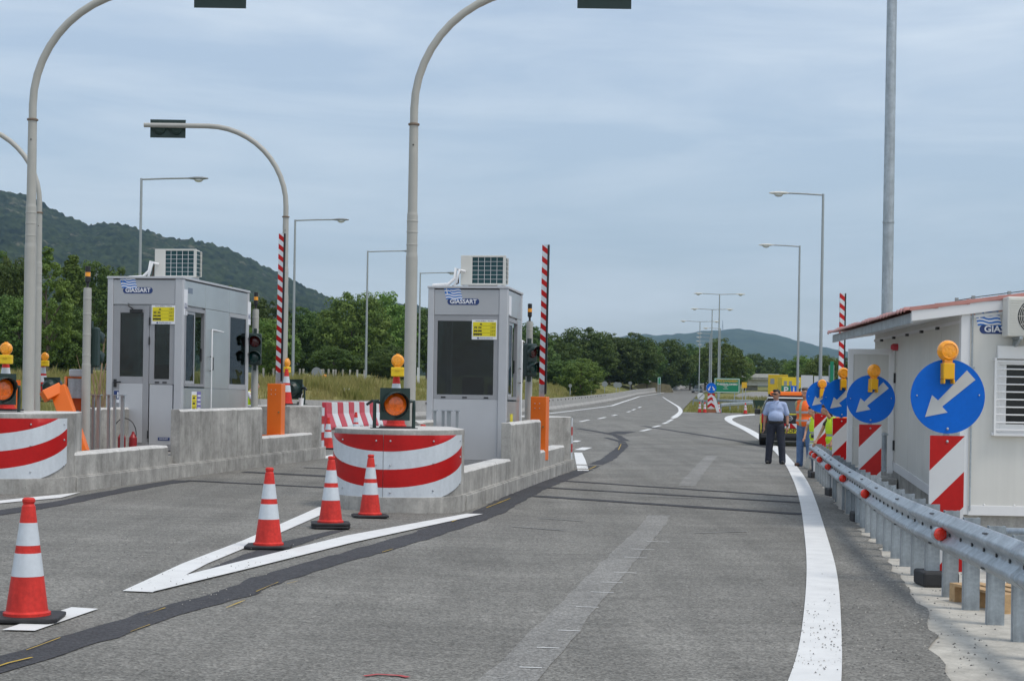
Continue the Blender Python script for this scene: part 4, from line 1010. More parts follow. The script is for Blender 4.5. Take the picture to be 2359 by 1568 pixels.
# ================================================================ boom barriers
def boom_barrier(label, base, rz, boom_top, h=1.2, lean=0, hatch=False):
    e = thing('boom_barrier', label, 'barrier', base, rz)
    ob('cabinet', MB().box(-.15, .15, -.16, .16, 0, h), M_ORANGE, e, bev=.01)
    f = MB()
    for x in (-.045, .045):
        for z in (h-.13, h-.22): f.ball((x-.02, -.163, z), .01, 6)
    ob('rivet', f, M_BOLT, e); ob('lock', MB().lathe([(.018, 0), (.016, .02)], 10, M=Matrix.Translation((.1, -.16, h*.53)) @ Matrix.Rotation(pi/2, 4, 'X')), mat('brass', L4(.35,.27,.12), .4, .8), e)
    if hatch:
        k = MB(); k.box(-.31, .05, -.42, -.4, 0, .2).box(-.31, -.29, -.4, -.17, 0, .2).box(.03, .05, -.4, -.17, 0, .2); ob('open_hatch', k, M_ORANGE, e)
    bw = .052; z0 = h+.05; b = MB(); b.box(-bw, bw, -.02, .02, h-.15, z0+.18, 0)
    L_ = boom_top-base.z; first = 0
    bands(b, -bw, bw, z0+.18, L_, .105, -.75, -.021, .021, 0, 1, 2)
    arm = ob('boom', b, [M_GALV, M_RED, M_WHITE], e, loc=(.02, .02, 0), rot=(0, lean, 0))
    ob('boom_edge', MB().box(bw, bw+.035, -.022, .022, h+.05, L_), M_BLACK, arm)
    return e
boom_barrier('orange barrier cabinet with raised striped boom on the right island', isl(P_R, -.16, 8.6, .36), -TH-.05, at(1253, 562, 30.2).z, lean=radians(.4))
boom_barrier('orange barrier cabinet with open hatch and raised boom on the left island', isl(P_L, -.36, 10.75, .36), -TH+.04, at(648, 538, 33.2).z, h=1.25, hatch=True, lean=radians(.4))
bb = gpx(1934, 35.0); boom_barrier('raised striped boom behind the blue arrow signs', bb, .2, at(1932, 675, 35).z)
def plain_cabinet(label, base, rz, h=1.25):
    e = thing('barrier_cabinet', label, 'barrier', base, rz); ob('back_panel', MB().box(-.17, .17, .13, .15, 0, h), M_ORANGE, e)
    ob('side_panel', MB().box(-.17, -.15, -.15, .13, 0, h), M_ORANGE, e); ob('side_panel', MB().box(.15, .17, -.15, .13, 0, h), M_ORANGE, e)
    ob('motor', MB().box(-.12, .12, -.02, .12, h-.35, h-.03).box(-.1, .06, 0, .12, .3, .7), M_GALV, e); ob('head', MB().box(-.1, .1, -.1, .1, h, h+.12), M_ALUL, e, bev=.02)
    return e
plain_cabinet('open orange barrier cabinet beside the left beacon post', at(172, 1037, 26.0)-Vector((0,0,.05)), -TH+.5)
plain_cabinet('far orange barrier cabinet left of the left nose mast', Vector((at(24,900,36).x, 36, G(-11,36)+.3)), -TH, 1.2)
# fallen orange beam leaning on the left island
mb = MB(); a = at(135, 894, 25.3); b = at(187, 1046, 24.9)
e = thing('fallen_boom_cover', 'bent orange boom cover leaning over the left low wall', 'barrier', b)
d = a-b; mb.T = Matrix.Identity(4)
def beam(mb, p, q, w, h):
    p, q = Vector(p), Vector(q); t = (q-p).normalized(); s = t.cross(Vector((0,1,0))).normalized(); n = s.cross(t)
    vs = [c+s*i*w/2+n*j*h/2 for c in (p, q) for i, j in ((-1,-1),(1,-1),(1,1),(-1,1))]
    mb.add(vs, [(0,1,2,3),(7,6,5,4),(0,4,5,1),(1,5,6,2),(2,6,7,3),(3,7,4,0)])
beam(mb, d, (0,0,0), .26, .16); ob('long_cover', mb, M_ORANGE, e, bev=.012)
mb = MB(); beam(mb, at(100, 913, 25.1)-b, d+Vector((.03,0,.0)), .17, .16); ob('short_cover', mb, M_ORANGE, e, bev=.012)
# pipe rail behind the left nose
p0, p1 = at(-60, 957, 30.5), at(182, 961, 29.5); mb = MB(); mb.tube((0,0,0), p1-p0, .045, n=12)
mb.box(1.6, 2.6, -.25, .0, -.9, -.05)
ob('pipe_rail', MB().tube((0,0,0), p1-p0, .045, n=12), M_GALV, loc=p0, label='grey pipe rail behind the left striped nose', cat='rail')
p0, p1 = at(205, 951, 34), at(245, 951, 34); ob('pipe_rail', MB().tube((0,0,0), p1-p0, .05, n=12), M_GALV, loc=p0, label='short pipe rail left of the long booth', cat='rail')
ob('concrete_pillar', MB().box(-.3, .3, -.15, .15, -1.2, 0), M_CONC, loc=at(222, 956, 33.5), bev=.02, label='concrete wall end left of the long booth door', cat='wall')
ob('concrete_pillar', MB().box(-.42, .42, -.15, .15, -1.0, 0), M_CONC, loc=at(113, 966, 29.2), bev=.02, label='concrete wall piece behind the left striped nose', cat='wall')

# steel tubes at the booth doors
def tube_rack(label, loc, xs, h, rz):
    e = thing('tube_rack', label, 'railing', loc, rz); ob('base_strip', MB().box(min(xs)-.25, max(xs)+.35, -.05, .05, .02, .045), M_GALV, e)
    for i, x in enumerate(xs):
        w = .019+.008*(i % 3 == 2); t_ = ob('tube', MB().box(x-w, x+w, -.02+.04*(i % 2), .02+.04*(i % 2), .045, h), M_LAMPP, e); ob('flange', MB().box(x-w-.02, x+w+.02, -.05+.04*(i % 2), .05+.04*(i % 2), h, h+.015), M_GALV, t_)
    return e
tube_rack('bundle of grey steel tubes in front of the long booth door', isl(P_L, -1.18, 3.75, .36), [-.2, -.11, 0, .16, .28, .4], 1.0, -TH)
tube_rack('short grey steel tubes in front of the short booth', isl(P_R, -.78, 2.6, .36), [-.14, -.02, .08, .2], .98, -TH)
e = thing('fire_extinguisher', 'red fire extinguishers with a hose loop at the long booth door', 'extinguisher', isl(P_L, -.86, 4.2, .36)); e.rotation_euler = (0,0,-TH)
ob('cylinder', MB().lathe([(.06,0),(.065,.02),(.065,.3),(.03,.36),(.02,.4)], 14, M=Matrix.Translation((-.1,0,0))), mat('extinguisher_red', L4(.3,.012,.015), .4), e); ob('cylinder', MB().lathe([(.06,0),(.065,.02),(.065,.3),(.03,.36),(.02,.4)], 14, M=Matrix.Translation((.1,0,0))), mat('extinguisher_red', L4(.3,.012,.015), .4), e)
ob('hose', MB().path([(-.05+.17*cos(radians(a))*1.2, 0, .36+.26*sin(radians(a))) for a in range(190, -60, -15)], .008, 6), M_BLACK, e)
# paper cup on the rear block
e = thing('paper_cup', 'white paper cup left on the concrete beside the dark rear signal', 'cup', at(693.5, 934, 35.3)); ob('cup_body', MB().lathe([(.045,0),(.06,.17)], 14), M_PVC, e); ob('straw', MB().path([(0,0,.1),(.01,0,.24),(.04,0,.27)], .006, 6), M_PVC, e)

# ================================================================ cones and warning lamps
def make_cone(label, loc, rz=0, base_n=1):
    e = thing('traffic_cone', label, 'cone', loc, rz, 'traffic cones')
    for k in range(base_n):
        p = [(-.22,-.17),(-.17,-.22),(.17,-.22),(.22,-.17),(.22,.17),(.17,.22),(-.17,.22),(-.22,.17)]
        ob('base', MB().prism(p, .002+k*.032, .03+k*.032, 'xy'), M_RUB, e, bev=.008)
    z = .03+.032*(base_n-1)
    r = lambda h: .132-(.132-.038)*(h-.03)/.69
    pr = [(.15,.0),(.15,.018),(.138,.024),(r(.03),.03),(r(.25),.25),(r(.252)+.001,.252),(r(.40)+.001,.40),(r(.402),.402),(r(.448),.448),(r(.45)+.001,.45),(r(.595)+.001,.595),(r(.597),.597),(.042,.70),(.034,.715),(.041,.73),(.041,.745),(.03,.755)]
    mi = [0]*5+[1]+[0]*3+[1]+[0]*6
    mi = [1 if (5 <= i <= 5 or i == 9) else 0 for i in range(len(pr)-1)]
    ob('cone_body', MB().lathe([(a, b+z) for a, b in pr], 24, mis=mi), [M_CONE, M_WHITE], e)
    return e
def gz(x, y): p = gp(x, y); return Vector((p.x, p.y, G(p.x, p.y)+.02))
cone0 = make_cone('orange cone standing on the white dash at the left', gz(62, 1432), .1)
def cone(label, loc, rz=0): return dup(cone0, loc, rz, label)
cone2 = make_cone('orange cone on stacked double base at the chevron', gz(761, 1218), .15, 2)
cone('orange cone in the middle of the painted chevron', gz(618, 1265), .05)
cone('orange cone directly in front of the right striped nose', gz(852, 1193), .2)
cone('orange cone between the left island rear and the red white barriers', gz(755, 1035), .3)
cone('orange cone half hidden by the right nose beside the plastic barriers', gz(819, 1010), .2)
cone('small orange cone beside the left end of the far guardrail', gz(1611, 950.5), .1)
cone('small orange cone next to the chevron board under the blue disc', gz(1622.5, 950.8), .2)
cone('small orange cone right of the leaning white board', gz(1654.5, 951), .3)
cone('small orange cone in front of the far guardrail near the ramp', gz(1716, 953.5), .1)
cone('orange cone tip showing behind the right striped nose', isl(P_R, -.95, 1.9, .36), .1)
cL = cone('orange cone carrying a yellow lamp on the left striped nose', isl(P_L, -.98, .55, zn), 0); cL.location = at(12, 946, 23.1)
cN = cone('orange cone carrying a yellow lamp behind the round amber signal', at(911, 986, 22.35), 0)
cR = cone('faded cone with lamp on the rear of the left island', at(659, 932, 35.0), 0)
cF = cone('cone with lamp standing beyond the left nose mast', at(98, 908, 36.6), 0)
def warning_lamp(label, loc, rz, s=1):
    e = thing('warning_lamp', label, 'lamp', loc, rz, 'yellow warning lamps')
    ob('battery_box', MB().box(-.09, .09, -.05, .05, 0, .13), M_YBOX, e, bev=.012); ob('lid_line', MB().box(-.091, .091, -.052, .052, .085, .09).box(-.03, .03, -.056, -.05, .075, .095), mat('dark_yellow', L4(.6,.36,.005), .5), e)
    ln = ob('lens', MB().lathe([(.03,-.045),(.07,-.04),(.088,-.02),(.091,0),(.088,.02),(.07,.04),(.03,.045)], 28, M=Matrix.Translation((0,0,.22)) @ Matrix.Rotation(pi/2, 4, 'X')), M_AMBER, e)
    ob('lens_ring', MB().lathe([(.05,0),(.055,.006),(.06,0)], 24, M=Matrix.Translation((0,-.041,.22)) @ Matrix.Rotation(pi/2, 4, 'X')), M_AMBER, ln)
    ob('neck', MB().box(-.04, .04, -.03, .03, .128, .15).box(-.02,.02,-.02,.02,.305,.32), M_AMBER, e)
    return e
warning_lamp('yellow lamp on the cone behind the round amber signal', at(915.5, 867, 22.25), 0)
warning_lamp('yellow lamp on the cone of the left striped nose', at(14, 838, 22.95), 0)
warning_lamp('yellow lamp on the cone at the rear of the left island', at(661.5, 858, 35.1), radians(70))
warning_lamp('yellow lamp on the cone beyond the left nose mast', at(103.5, 843, 36.5), 0)

# red and white plastic barriers
def plastic_barrier(red, loc, rz):
    o = MB(); o.prism([(-.27,0),(-.26,.12),(-.1,.55),(-.08,.95),(.08,.95),(.1,.55),(.26,.12),(.27,0)], -.325, .325, 'xz')
    e = thing('plastic_barrier', '%s plastic barrier unit in the row behind the left island' % ('red' if red else 'white'), 'barrier', loc, rz, 'red and white plastic barriers')
    ob('body', o, M_PRED if red else M_PWHT, e, bev=.02); ob('foot_slot', MB().box(-.275, -.262, -.14, -.05, .0, .07).box(-.275, -.262, .05, .14, .0, .07), M_BLACK, e); return e
A = gp(745, 990); B = gp(900, 979.5); d = (B-A); L_ = d.length; n = int(L_/.66); ang = atan2(d.y, d.x)
for i in range(n):
    q = A.lerp(B, (i+.5)/n); q.z = G(q.x, q.y)+.015; plastic_barrier(i % 2 == 0, q, ang+pi/2)

# ================================================================ guardrail on the right
RAIL = smooth([(3.02,6.2),(3.14,7.6),(3.29,9.5),(3.46,11.47),(3.585,13.1),(3.745,14.8),(4.05,17.2),(4.53,20.6),(5.03,24.3),(5.56,28),(6.14,32.2)], 10)
def rail_at(s):
    d = 0
    for a, b in zip(RAIL, RAIL[1:]):
        l = (b-a).length
        if d+l >= s: return a.lerp(b, (s-d)/l), (b-a).normalized()
        d += l
    return RAIL[-1], (RAIL[-1]-RAIL[-2]).normalized()
RL = sum((b-a).length for a, b in zip(RAIL, RAIL[1:]))
WP = [(.0,.395),(.012,.40),(.02,.415),(.066,.448),(.078,.47),(.066,.495),(.02,.53),(.012,.55),(.02,.57),(.066,.605),(.078,.63),(.066,.652),(.02,.685),(.012,.70),(.0,.705)]
gr = thing('guardrail', 'galvanised steel guardrail with red reflectors along the right edge', 'guardrail', (RAIL[0].x, RAIL[0].y, 0))
o0 = Vector((RAIL[0].x, RAIL[0].y, 0))
def rail_panel(s0, s1):
    n = 14; vs = []
    for i in range(n+1):
        p, t = rail_at(s0+(s1-s0)*i/n); nrm = Vector((-t.y, t.x)); z0 = G(p.x, p.y)
        for (d, z) in WP: q = p+nrm*(.075+d); vs.append((q.x-o0.x, q.y-o0.y, z+z0))
    k = len(WP); mb = MB(); mb.add(vs, [(i*k+j, i*k+j+1, (i+1)*k+j+1, (i+1)*k+j) for i in range(n) for j in range(k-1)], 0, True)
    o = ob('rail_panel', mb, M_GALV, gr, fix=False); m_ = o.modifiers.new('t', 'SOLIDIFY'); m_.thickness = .004; m_.offset = -1; return o
s = 0; i = 0
while s < RL-.1:
    e2 = min(RL, s+4.05); rail_panel(s-(.0 if i == 0 else .22), e2); s = e2; i += 1
def at_rail(s, d, z):
    p, t = rail_at(s); n = Vector((-t.y, t.x)); q = p+n*d; return Vector((q.x-o0.x, q.y-o0.y, z+G(p.x, p.y))), atan2(t.y, t.x)
PM = MB().prism([(-.06,-.035),(-.06,.035),(.06,.035),(.06,-.035),(.048,-.035),(.048,.022),(.012,.022),(.012,.004),(-.012,.004),(-.012,.022),(-.048,.022),(-.048,-.035)], -.5, .71, 'xy')
post0 = None; s = .35
while s < RL:
    q, a = at_rail(s, -.02, 0)
    if post0 is None: post0 = ob('post', PM, M_GALVP, gr, loc=q, rot=(0,0,a-pi/2+pi))
    else:
        c = post0.copy(); COL.objects.link(c); c.location = q; c.rotation_euler = (random.uniform(-.01,.01), random.uniform(-.01,.01), a-pi/2+pi)
    q2, a = at_rail(s, .09, .55)
    s += .82
# bolts in the valley of the rail
bm0 = None; s = .2
while s < RL:
    q, a = at_rail(s, .092, .55)
    if bm0 is None: bm0 = ob('bolt', MB().box(-.014,.014,-.006,.008,-.013,.013), mat('dark_bolt', L4(.06,.065,.07), .5, .6), gr, loc=q, rot=(0,0,a))
    else: c = bm0.copy(); COL.objects.link(c); c.location = q; c.rotation_euler = (0,0,a)
    s += .41
sl0 = None; s = .9
while s < RL:
    for dz, dd in ((.675, .118), (.435, .125)):
        for k in (0, .05):
            q, a = at_rail(s+k, dd, dz)
            if sl0 is None: sl0 = ob('bolt_slot', MB().box(-.003,.003,-.02,.018,-.005,.007), mat('dark_slot', L4(.1,.11,.12), .6), gr, loc=q, rot=(0,0,a+.3))
            else: c = sl0.copy(); COL.objects.link(c); c.location = q; c.rotation_euler = (0,0,a+.3)
    s += 2.02
def s_for_px(pxx):
    best = min((abs(((at_rail(k*.05, .1, .55)[0]+o0).x/(at_rail(k*.05, .1, .55)[0]+o0).y)-ray(pxx, 1100)[0]), k*.05) for k in range(int(RL/.05)))
    return best[1]
rf0 = None
for pxx in (2182, 2002, 1949, 1913, 1893, 1881, 1874):
    q, a = at_rail(s_for_px(pxx), .15, .55)
    rz = .12
    if rf0 is None:
        rf0 = ob('reflector', MB().lathe([(.052,0),(.052,.012),(.044,.03),(.02,.038),(.0001,.04)], 20, M=Matrix.Rotation(pi/2, 4, 'X')), mat('reflector_red', L4(.85,.03,.008), .25, coat=.5), gr, loc=q, rot=(0,0,rz))
        rb = ob('reflector_back', MB().lathe([(.056,-.05),(.056,.004)], 18, M=Matrix.Rotation(pi/2, 4, 'X')), M_GALV, rf0)
    else: c = copy_tree(rf0, gr); c.location = q; c.rotation_euler = (0,0,rz)
# end cap where the rail finishes
q, a = at_rail(RL-.02, .1, .55); ob('end_cap', MB().box(-.03, .03, -.05, .05, -.16, .16), M_GALV, gr, loc=q, rot=(0,0,a), bev=.02)

# ================================================================ blue arrow signs
ARROW = [(-.61,-.56),(-.43,.03),(-.265,-.11),(.50,.71),(.73,.46),(-.155,-.275),(-.007,-.43)]
def arrow_sign(label, px_, Y, ry=0):
    X = ray(px_, 914)[0]*Y; g0 = G(X, Y); e = thing('arrow_sign', label, 'road sign', (X, Y, g0+.006), ry, 'blue arrow signs behind the guardrail')
    ob('foot_block', MB().box(-.23, .08, -.18, .18, .0, .13), M_RUB, e, bev=.02)
    ob('pole', MB().box(-.022, .022, .012, .056, .11, 1.95), M_GALV, e)
    pn = ob('striped_panel', MB().box(-.15, .15, -.006, .01, .12, 1.3), M_SIGNW, e)
    b = MB(); bands(b, -.15, .15, .12, 1.3, .305, 1.0, -.0085, -.006, .0, 0, 1)
    keep = MB()
    for f, mi in zip(b.f, b.m):
        pass
    ob('stripe', b, [M_RED, M_SIGNW], pn)
    R = .322; zc = 1.64
    dsc = ob('disc', MB().lathe([(R,-.006),(R,.008)], 48, M=Matrix.Translation((0,0,zc)) @ Matrix.Rotation(pi/2, 4, 'X')), M_BLUE, e)
    ob('white_arrow', MB().prism([(x*R, zc+z*R) for x, z in ARROW], -.0115, -.008), mat('arrow_white', L4(.5,.51,.51), .5), dsc)
    for (x, z, rr) in ((0, 1.34+.015, .013), (-.27, 1.64, .008), (.27, 1.65, .008)):
        ob('screw', MB().ball((x, -.012, z+.005), rr, 8), M_BOLT, dsc)
    ob('screw', MB().ball((0, -.01, 1.25), .014, 8), M_BOLT, pn)
    return e
SG = [(2182,13.9,'blue disc with white arrow over a striped board, beside the wooden pallet'),(2005,21.4,'blue disc with white arrow in front of the open prefab door'),(1938.5,26.8,'blue disc with white arrow right beside the woman in the yellow vest'),(1892.5,32.3,'blue disc with white arrow at the end of the guardrail')]
for i, (x, Y, lb) in enumerate(SG): arrow_sign(lb, x, Y, (0, -.04, .03, .02)[i])
def clamp_lamp(label, loc, rz, roll=0):
    e = thing('hazard_lamp', label, 'lamp', loc, rz, 'amber lamps on the arrow signs'); e.rotation_euler = (0, roll, rz)
    ob('clamp_body', MB().box(-.05, .05, -.05, .06, -.2, -.06).box(-.05,-.035,-.06,.06,-.24,-.2).box(.035,.05,-.06,.06,-.24,-.2), mat('amber_body', L4(.82,.42,.005), .4), e, bev=.01)
    ln = ob('lens', MB().lathe([(.03,-.05),(.07,-.045),(.09,-.02),(.094,0),(.09,.02),(.07,.045),(.03,.05)], 28, M=Matrix.Translation((0,0,.045)) @ Matrix.Rotation(pi/2, 4, 'X')), M_AMBER, e)
    ob('lens_ring', MB().lathe([(.06,0),(.066,.008),(.072,0)], 26, M=Matrix.Translation((0,-.044,.045)) @ Matrix.Rotation(pi/2, 4, 'X')), M_AMBER, ln)
    ob('neck', MB().box(-.035, .035, -.03, .03, -.07, -.02), M_AMBER, e); return e
clamp_lamp('amber lamp clamped on the arrow sign beside the wooden pallet', at(2182, 820, 13.86), .05)
clamp_lamp('amber lamp clamped on the arrow sign by the open prefab door', at(2012, 862, 21.36), .25, .04)
clamp_lamp('amber lamp clamped on the arrow sign beside the woman', at(1942, 865, 26.76), .0)
clamp_lamp('amber lamp clamped on the arrow sign at the rail end', at(1893, 889, 32.26), .0)
# pallet
e = thing('pallet', 'wooden pallet lying on the pale verge behind the guardrail', 'pallet', gp(2378, 1396)); e.rotation_euler = (0,0,.25)
for i in range(6): ob('deck_board', MB().box(-.5+i*.17, -.5+i*.17+.11, -.4, .4, .13, .15), M_WOOD, e)
for y in (-.36, 0, .36): ob('runner', MB().box(-.5, .46, y-.04, y+.04, .11, .13).box(-.5, .46, y-.04, y+.04, .0, .02), M_WOOD, e)
for x in (-.45, 0, .4):
    for y in (-.36, 0, .36): ob('spacer_block', MB().box(x-.05, x+.05, y-.04, y+.04, .02, .11), M_WOOD, e)
# pipe on the verge
a, b = at(2305, 1226, 15.2), at(2420, 1229, 14.2); ob('pipe_rail', MB().tube((0,0,0), b-a, .05, n=12), M_GALV, loc=a, label='round galvanised pipe rail in front of the prefab cabin', cat='rail')
ob('pipe_rail_end', MB().box(0,.01,0,.01,0,.01), M_GALV) if False else None
def gate_tube(label, px_, ytop, ybot, Y, w):
    a = at(px_, ybot, Y); h = at(px_, ytop, Y).z-a.z; e = thing('steel_bollard', label, 'bollard', a); ob('tube', MB().lathe([(w,0),(w,h)], 12), M_GALVP, e); ob('cap', MB().lathe([(w+.02,h),(w+.02,h+.02),(w*.6,h+.04)], 12), M_GALV, e)
gate_tube('grey steel tube right of the arrow sign at the open door', 2035, 1002, 1085, 22.6, .035)
gate_tube('left tube of the pair in front of the open prefab door', 2002, 971, 1020, 25.2, .028)
gate_tube('right tube of the pair in front of the open prefab door', 2011, 971, 1020, 25.3, .028)

# ================================================================ prefab cabin
BC = Vector((5.47, 19.5, 0)); BZ = radians(-3.0)
cab = thing('prefab_cabin', 'cream prefab cabin with red tile roof and barred window', 'building', (BC.x, BC.y, G(BC.x, BC.y)), BZ)
SLP = .14; LEN = 6.1; WID = 9.0
top = lambda x: 2.78+SLP*x
ob('foundation', MB().box(.03, WID, .03, LEN, -.3, .245), M_CONC, cab)
ob('ramp_base', MB().prism([(.02,-.3),(.02,.24),(4.35,.60),(LEN,.60),(LEN,-.3)], -.0, .03, 'yz'), M_CONC, cab)
x = .1
while x < 6.5:                                   # front facade panels, cut around the window
    x1 = x+1.13
    if x < .2:
        for q in (((x, .42), .36, top(0)), ): pass
        ob('wall_panel', MB().prism([(x,.36),(.4,.36),(.4,top(.4)-.12),(x,top(x)-.12)], .0, .06), M_PREF, cab)
        ob('wall_panel', MB().prism([(.4,.36),(x1-.004,.36),(x1-.004,1.26),(.4,1.26)], .0, .06), M_PREF, cab)
        ob('wall_panel', MB().prism([(.4,2.14),(x1-.004,2.14),(x1-.004,top(x1)-.12),(.4,top(.4)-.12)], .0, .06), M_PREF, cab)
    elif x < 1.4:
        ob('wall_panel', MB().prism([(x,.36),(x1-.004,.36),(x1-.004,1.26),(x,1.26)], .0, .06), M_PREF, cab)
        ob('wall_panel', MB().prism([(x,2.14),(x1-.004,2.14),(x1-.004,top(x1)-.12),(x,top(x)-.12)], .0, .06), M_PREF, cab)
        ob('wall_panel', MB().prism([(1.75,1.26),(x1-.004,1.26),(x1-.004,2.14),(1.75,2.14)], .0, .06), M_PREF, cab)
    else: ob('wall_panel', MB().prism([(x,.36),(x1-.004,.36),(x1-.004,top(x1)-.12),(x,top(x)-.12)], .0, .06), M_PREF, cab)
    x = x1
ob('corner_trim', MB().box(-.012, .1, -.012, .1, .25, 2.74), M_PTRIM, cab, bev=.006)
ob('base_trim', MB().box(.1, 7, -.018, .03, .245, .365), M_PTRIM, cab, bev=.004)
f = MB()
for k in range(9): f.ball((.3+k*.36, -.004, .375), .012, 6)
ob('rivet', f, M_PVC, cab)
ob('gable_fascia', MB().prism([(-.62,top(-.62)-.1),(7,top(7)-.12),(7,top(7)+.03),(-.62,top(-.62)+.03)], -.05, -.02), M_PTRIM, cab, bev=.004)
ob('gable_trim', MB().prism([(.1,top(.1)-.155),(7,top(7)-.155),(7,top(7)-.12),(.1,top(.1)-.12)], -.016, .0), M_PTRIM, cab)
y = .1
while y < LEN-.1:                                # side wall panels
    y1 = min(LEN, y+1.06); b = lambda v: .36+min(.36, v*.0837)
    ob('side_wall_panel', MB().prism([(y,b(y)),(y1-.008,b(y1)),(y1-.008,2.7),(y,2.7)], .0, .06, 'yz'), M_PREF, cab); y = y1
ob('side_base_trim', MB().prism([(.1,.25),(4.3,.61),(4.3,.73),(.1,.37)], -.018, .0, 'yz'), M_PTRIM, cab)
ob('side_top_trim', MB().box(-.015, 0, .1, LEN, 2.58, 2.62), M_PTRIM, cab)
# roof: soffit, gutter board, tile courses
ob('soffit', MB().prism([(-.6,top(-.6)-.1),(0,top(0)-.09),(0,top(0)-.06),(-.6,top(-.6)-.07)], -.02, LEN+.3), M_PTRIM, cab)
ob('eave_board', MB().box(-.63, -.6, -.02, LEN+.3, top(-.62)-.12, top(-.62)+.0), M_GALV, cab)
f = MB()
for k in range(5):
    o = ob('soffit_vent', MB().box(-.12,-.08,.9+k*1.0,.98+k*1.0,2.54,2.575), M_BLACK, cab)
nco = 14; cw = (WID+.7)/nco*.8; k = 0; x = -.7
while x < 6.9:
    mb = MB(); vs = []; n = 60
    for i in range(n+1):
        yy = -.06+(LEN+.4)*i/n; wv = .02*(sin(yy*2*pi/.2))
        vs += [(x-.015, yy, top(x)+.028+wv*.7), (x, yy, top(x)+.066+wv), (x+.4, yy, top(x+.4)+.044+wv)]
    mb.add(vs, [(i*3+j, i*3+j+1, (i+1)*3+j+1, (i+1)*3+j) for i in range(n) for j in range(2)], 0, True)
    o = ob('tile_course', mb, M_TILE, cab, fix=False); o.modifiers.new('t', 'SOLIDIFY').thickness = .008
    x += .38
ob('gable_flashing', MB().prism([(-.64,top(-.64)+.03),(7,top(7)+.03),(7,top(7)+.075),(-.64,top(-.64)+.075)], -.062, -.03), M_TILE, cab)
ob('lightning_wire', MB().path([(-.1,-.05,top(-.1)+.08),(.2,-.05,top(.2)+.095),(1.5,-.05,top(1.5)+.095),(4,-.05,top(4)+.095),(7,-.05,top(7)+.095)], .006, 6), M_BLACK, cab)
for xx in (-.08, .12, .55, .85, 1.15): ob('wire_clip', MB().box(xx-.02, xx+.02, -.06, -.03, top(xx)+.06, top(xx)+.115), M_GREY, cab)
ob('conduit', MB().path([(.12,-.03,top(.1)+.1),(.12,-.03,.3)], .011, 8), M_GALV, cab); ob('conduit_clip', MB().box(.09,.15,-.045,0,2.02,2.05), M_GALV, cab)
# window with shutter box and bars
w = ob('window_frame', MB().box(.4,.46,-.03,.06,1.26,2.14).box(.46,1.75,-.03,.06,1.26,1.36).box(.46,1.75,-.03,.06,2.08,2.14).box(.46,.54,-.012,.06,1.36,2.08).box(1.08,1.14,-.012,.06,1.36,2.08), M_PVC, cab, bev=.004)
ob('sill', MB().box(.36,1.8,-.09,.0,1.215,1.258), M_PVC, w, bev=.006)
ob('shutter_box', MB().box(.42,1.75,-.07,-.001,2.15,2.31), M_PVC, w, bev=.01)
ob('pane', MB().box(.54,1.08,.02,.03,1.36,2.08), M_GLASS, w); ob('pane', MB().box(1.14,1.75,.02,.03,1.36,2.08), M_GLASS, w)
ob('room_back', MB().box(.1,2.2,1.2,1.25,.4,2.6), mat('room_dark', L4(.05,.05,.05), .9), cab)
ob('shutter', MB().box(.54,1.75,.05,.06,1.36,2.08), mat('blind_dark', L4(.06,.07,.06), .5), w)
for k in range(10): zz = 1.29+k*.092; ob('window_bar', MB().tube((.38,-.1,zz), (1.8,-.1,zz), .009, n=8), M_PVC, w)
ob('bar_frame', MB().box(.375,.4,-.112,-.09,1.22,2.16).box(.38,.4,-.09,-.0,2.13,2.16).box(1.78,1.8,-.112,-.09,1.22,2.16), M_PVC, w)
logo(cab, .49, -.0, 2.51, .56, clipx=.48)
# wall mounted cooling unit
e = thing('air_conditioner', 'wall mounted cooling unit with a round fan grille on the prefab cabin', 'air conditioner', Vector((BC.x, BC.y, cab.location.z)), BZ)
f = MB(); X0, X1, Z0, Z1 = .465, 1.30, 2.415, 2.89
ob('casing', MB().box(X0, X1, -.32, -.06, Z0, Z1), M_ACW, e, bev=.015)
cx, cz, R = .80, 2.655, .215
ob('fan_well', MB().lathe([(R,0),(R,.01)], 36, M=Matrix.Translation((cx,-.318,cz)) @ Matrix.Rotation(pi/2, 4, 'X')), M_BLACK, e)
for k in range(9):
    r_ = R*(k+1.6)/10.3; ob('grille_ring', MB().path([(cx+r_*cos(2*pi*i/36), -.334, cz+r_*sin(2*pi*i/36)) for i in range(37)], .0035, 5, caps=False), M_ACW, e)
f = MB()
for i in range(12): a_ = 2*pi*i/12; f.tube((cx+.03*cos(a_),-.332,cz+.03*sin(a_)), (cx+R*cos(a_),-.332,cz+R*sin(a_)), .0035, n=5)
ob('grille_spokes', f, M_ACW, e); ob('hub', MB().lathe([(.04,0),(.036,.014)], 20, M=Matrix.Translation((cx,-.33,cz)) @ Matrix.Rotation(pi/2, 4, 'X')), M_ACW, e)
for i in range(14):
    z = Z0+.04+i*.03; ob('grille_slat', MB().box(X0+.03, cx-sqrt(max(0,(R+.02)**2-(z-cz)**2)) if abs(z-cz) < R+.02 else cx, -.328, -.32, z, z+.008), M_ACW, e)
ob('bracket', MB().box(X0+.14, X0+.18, -.34, -.001, Z0-.035, Z0-.002).prism([(-.3,Z0-.04),(-.01,Z0-.04),(-.01,Z0-.14)], X0+.145, X0+.175, 'yz'), M_GALV, e)
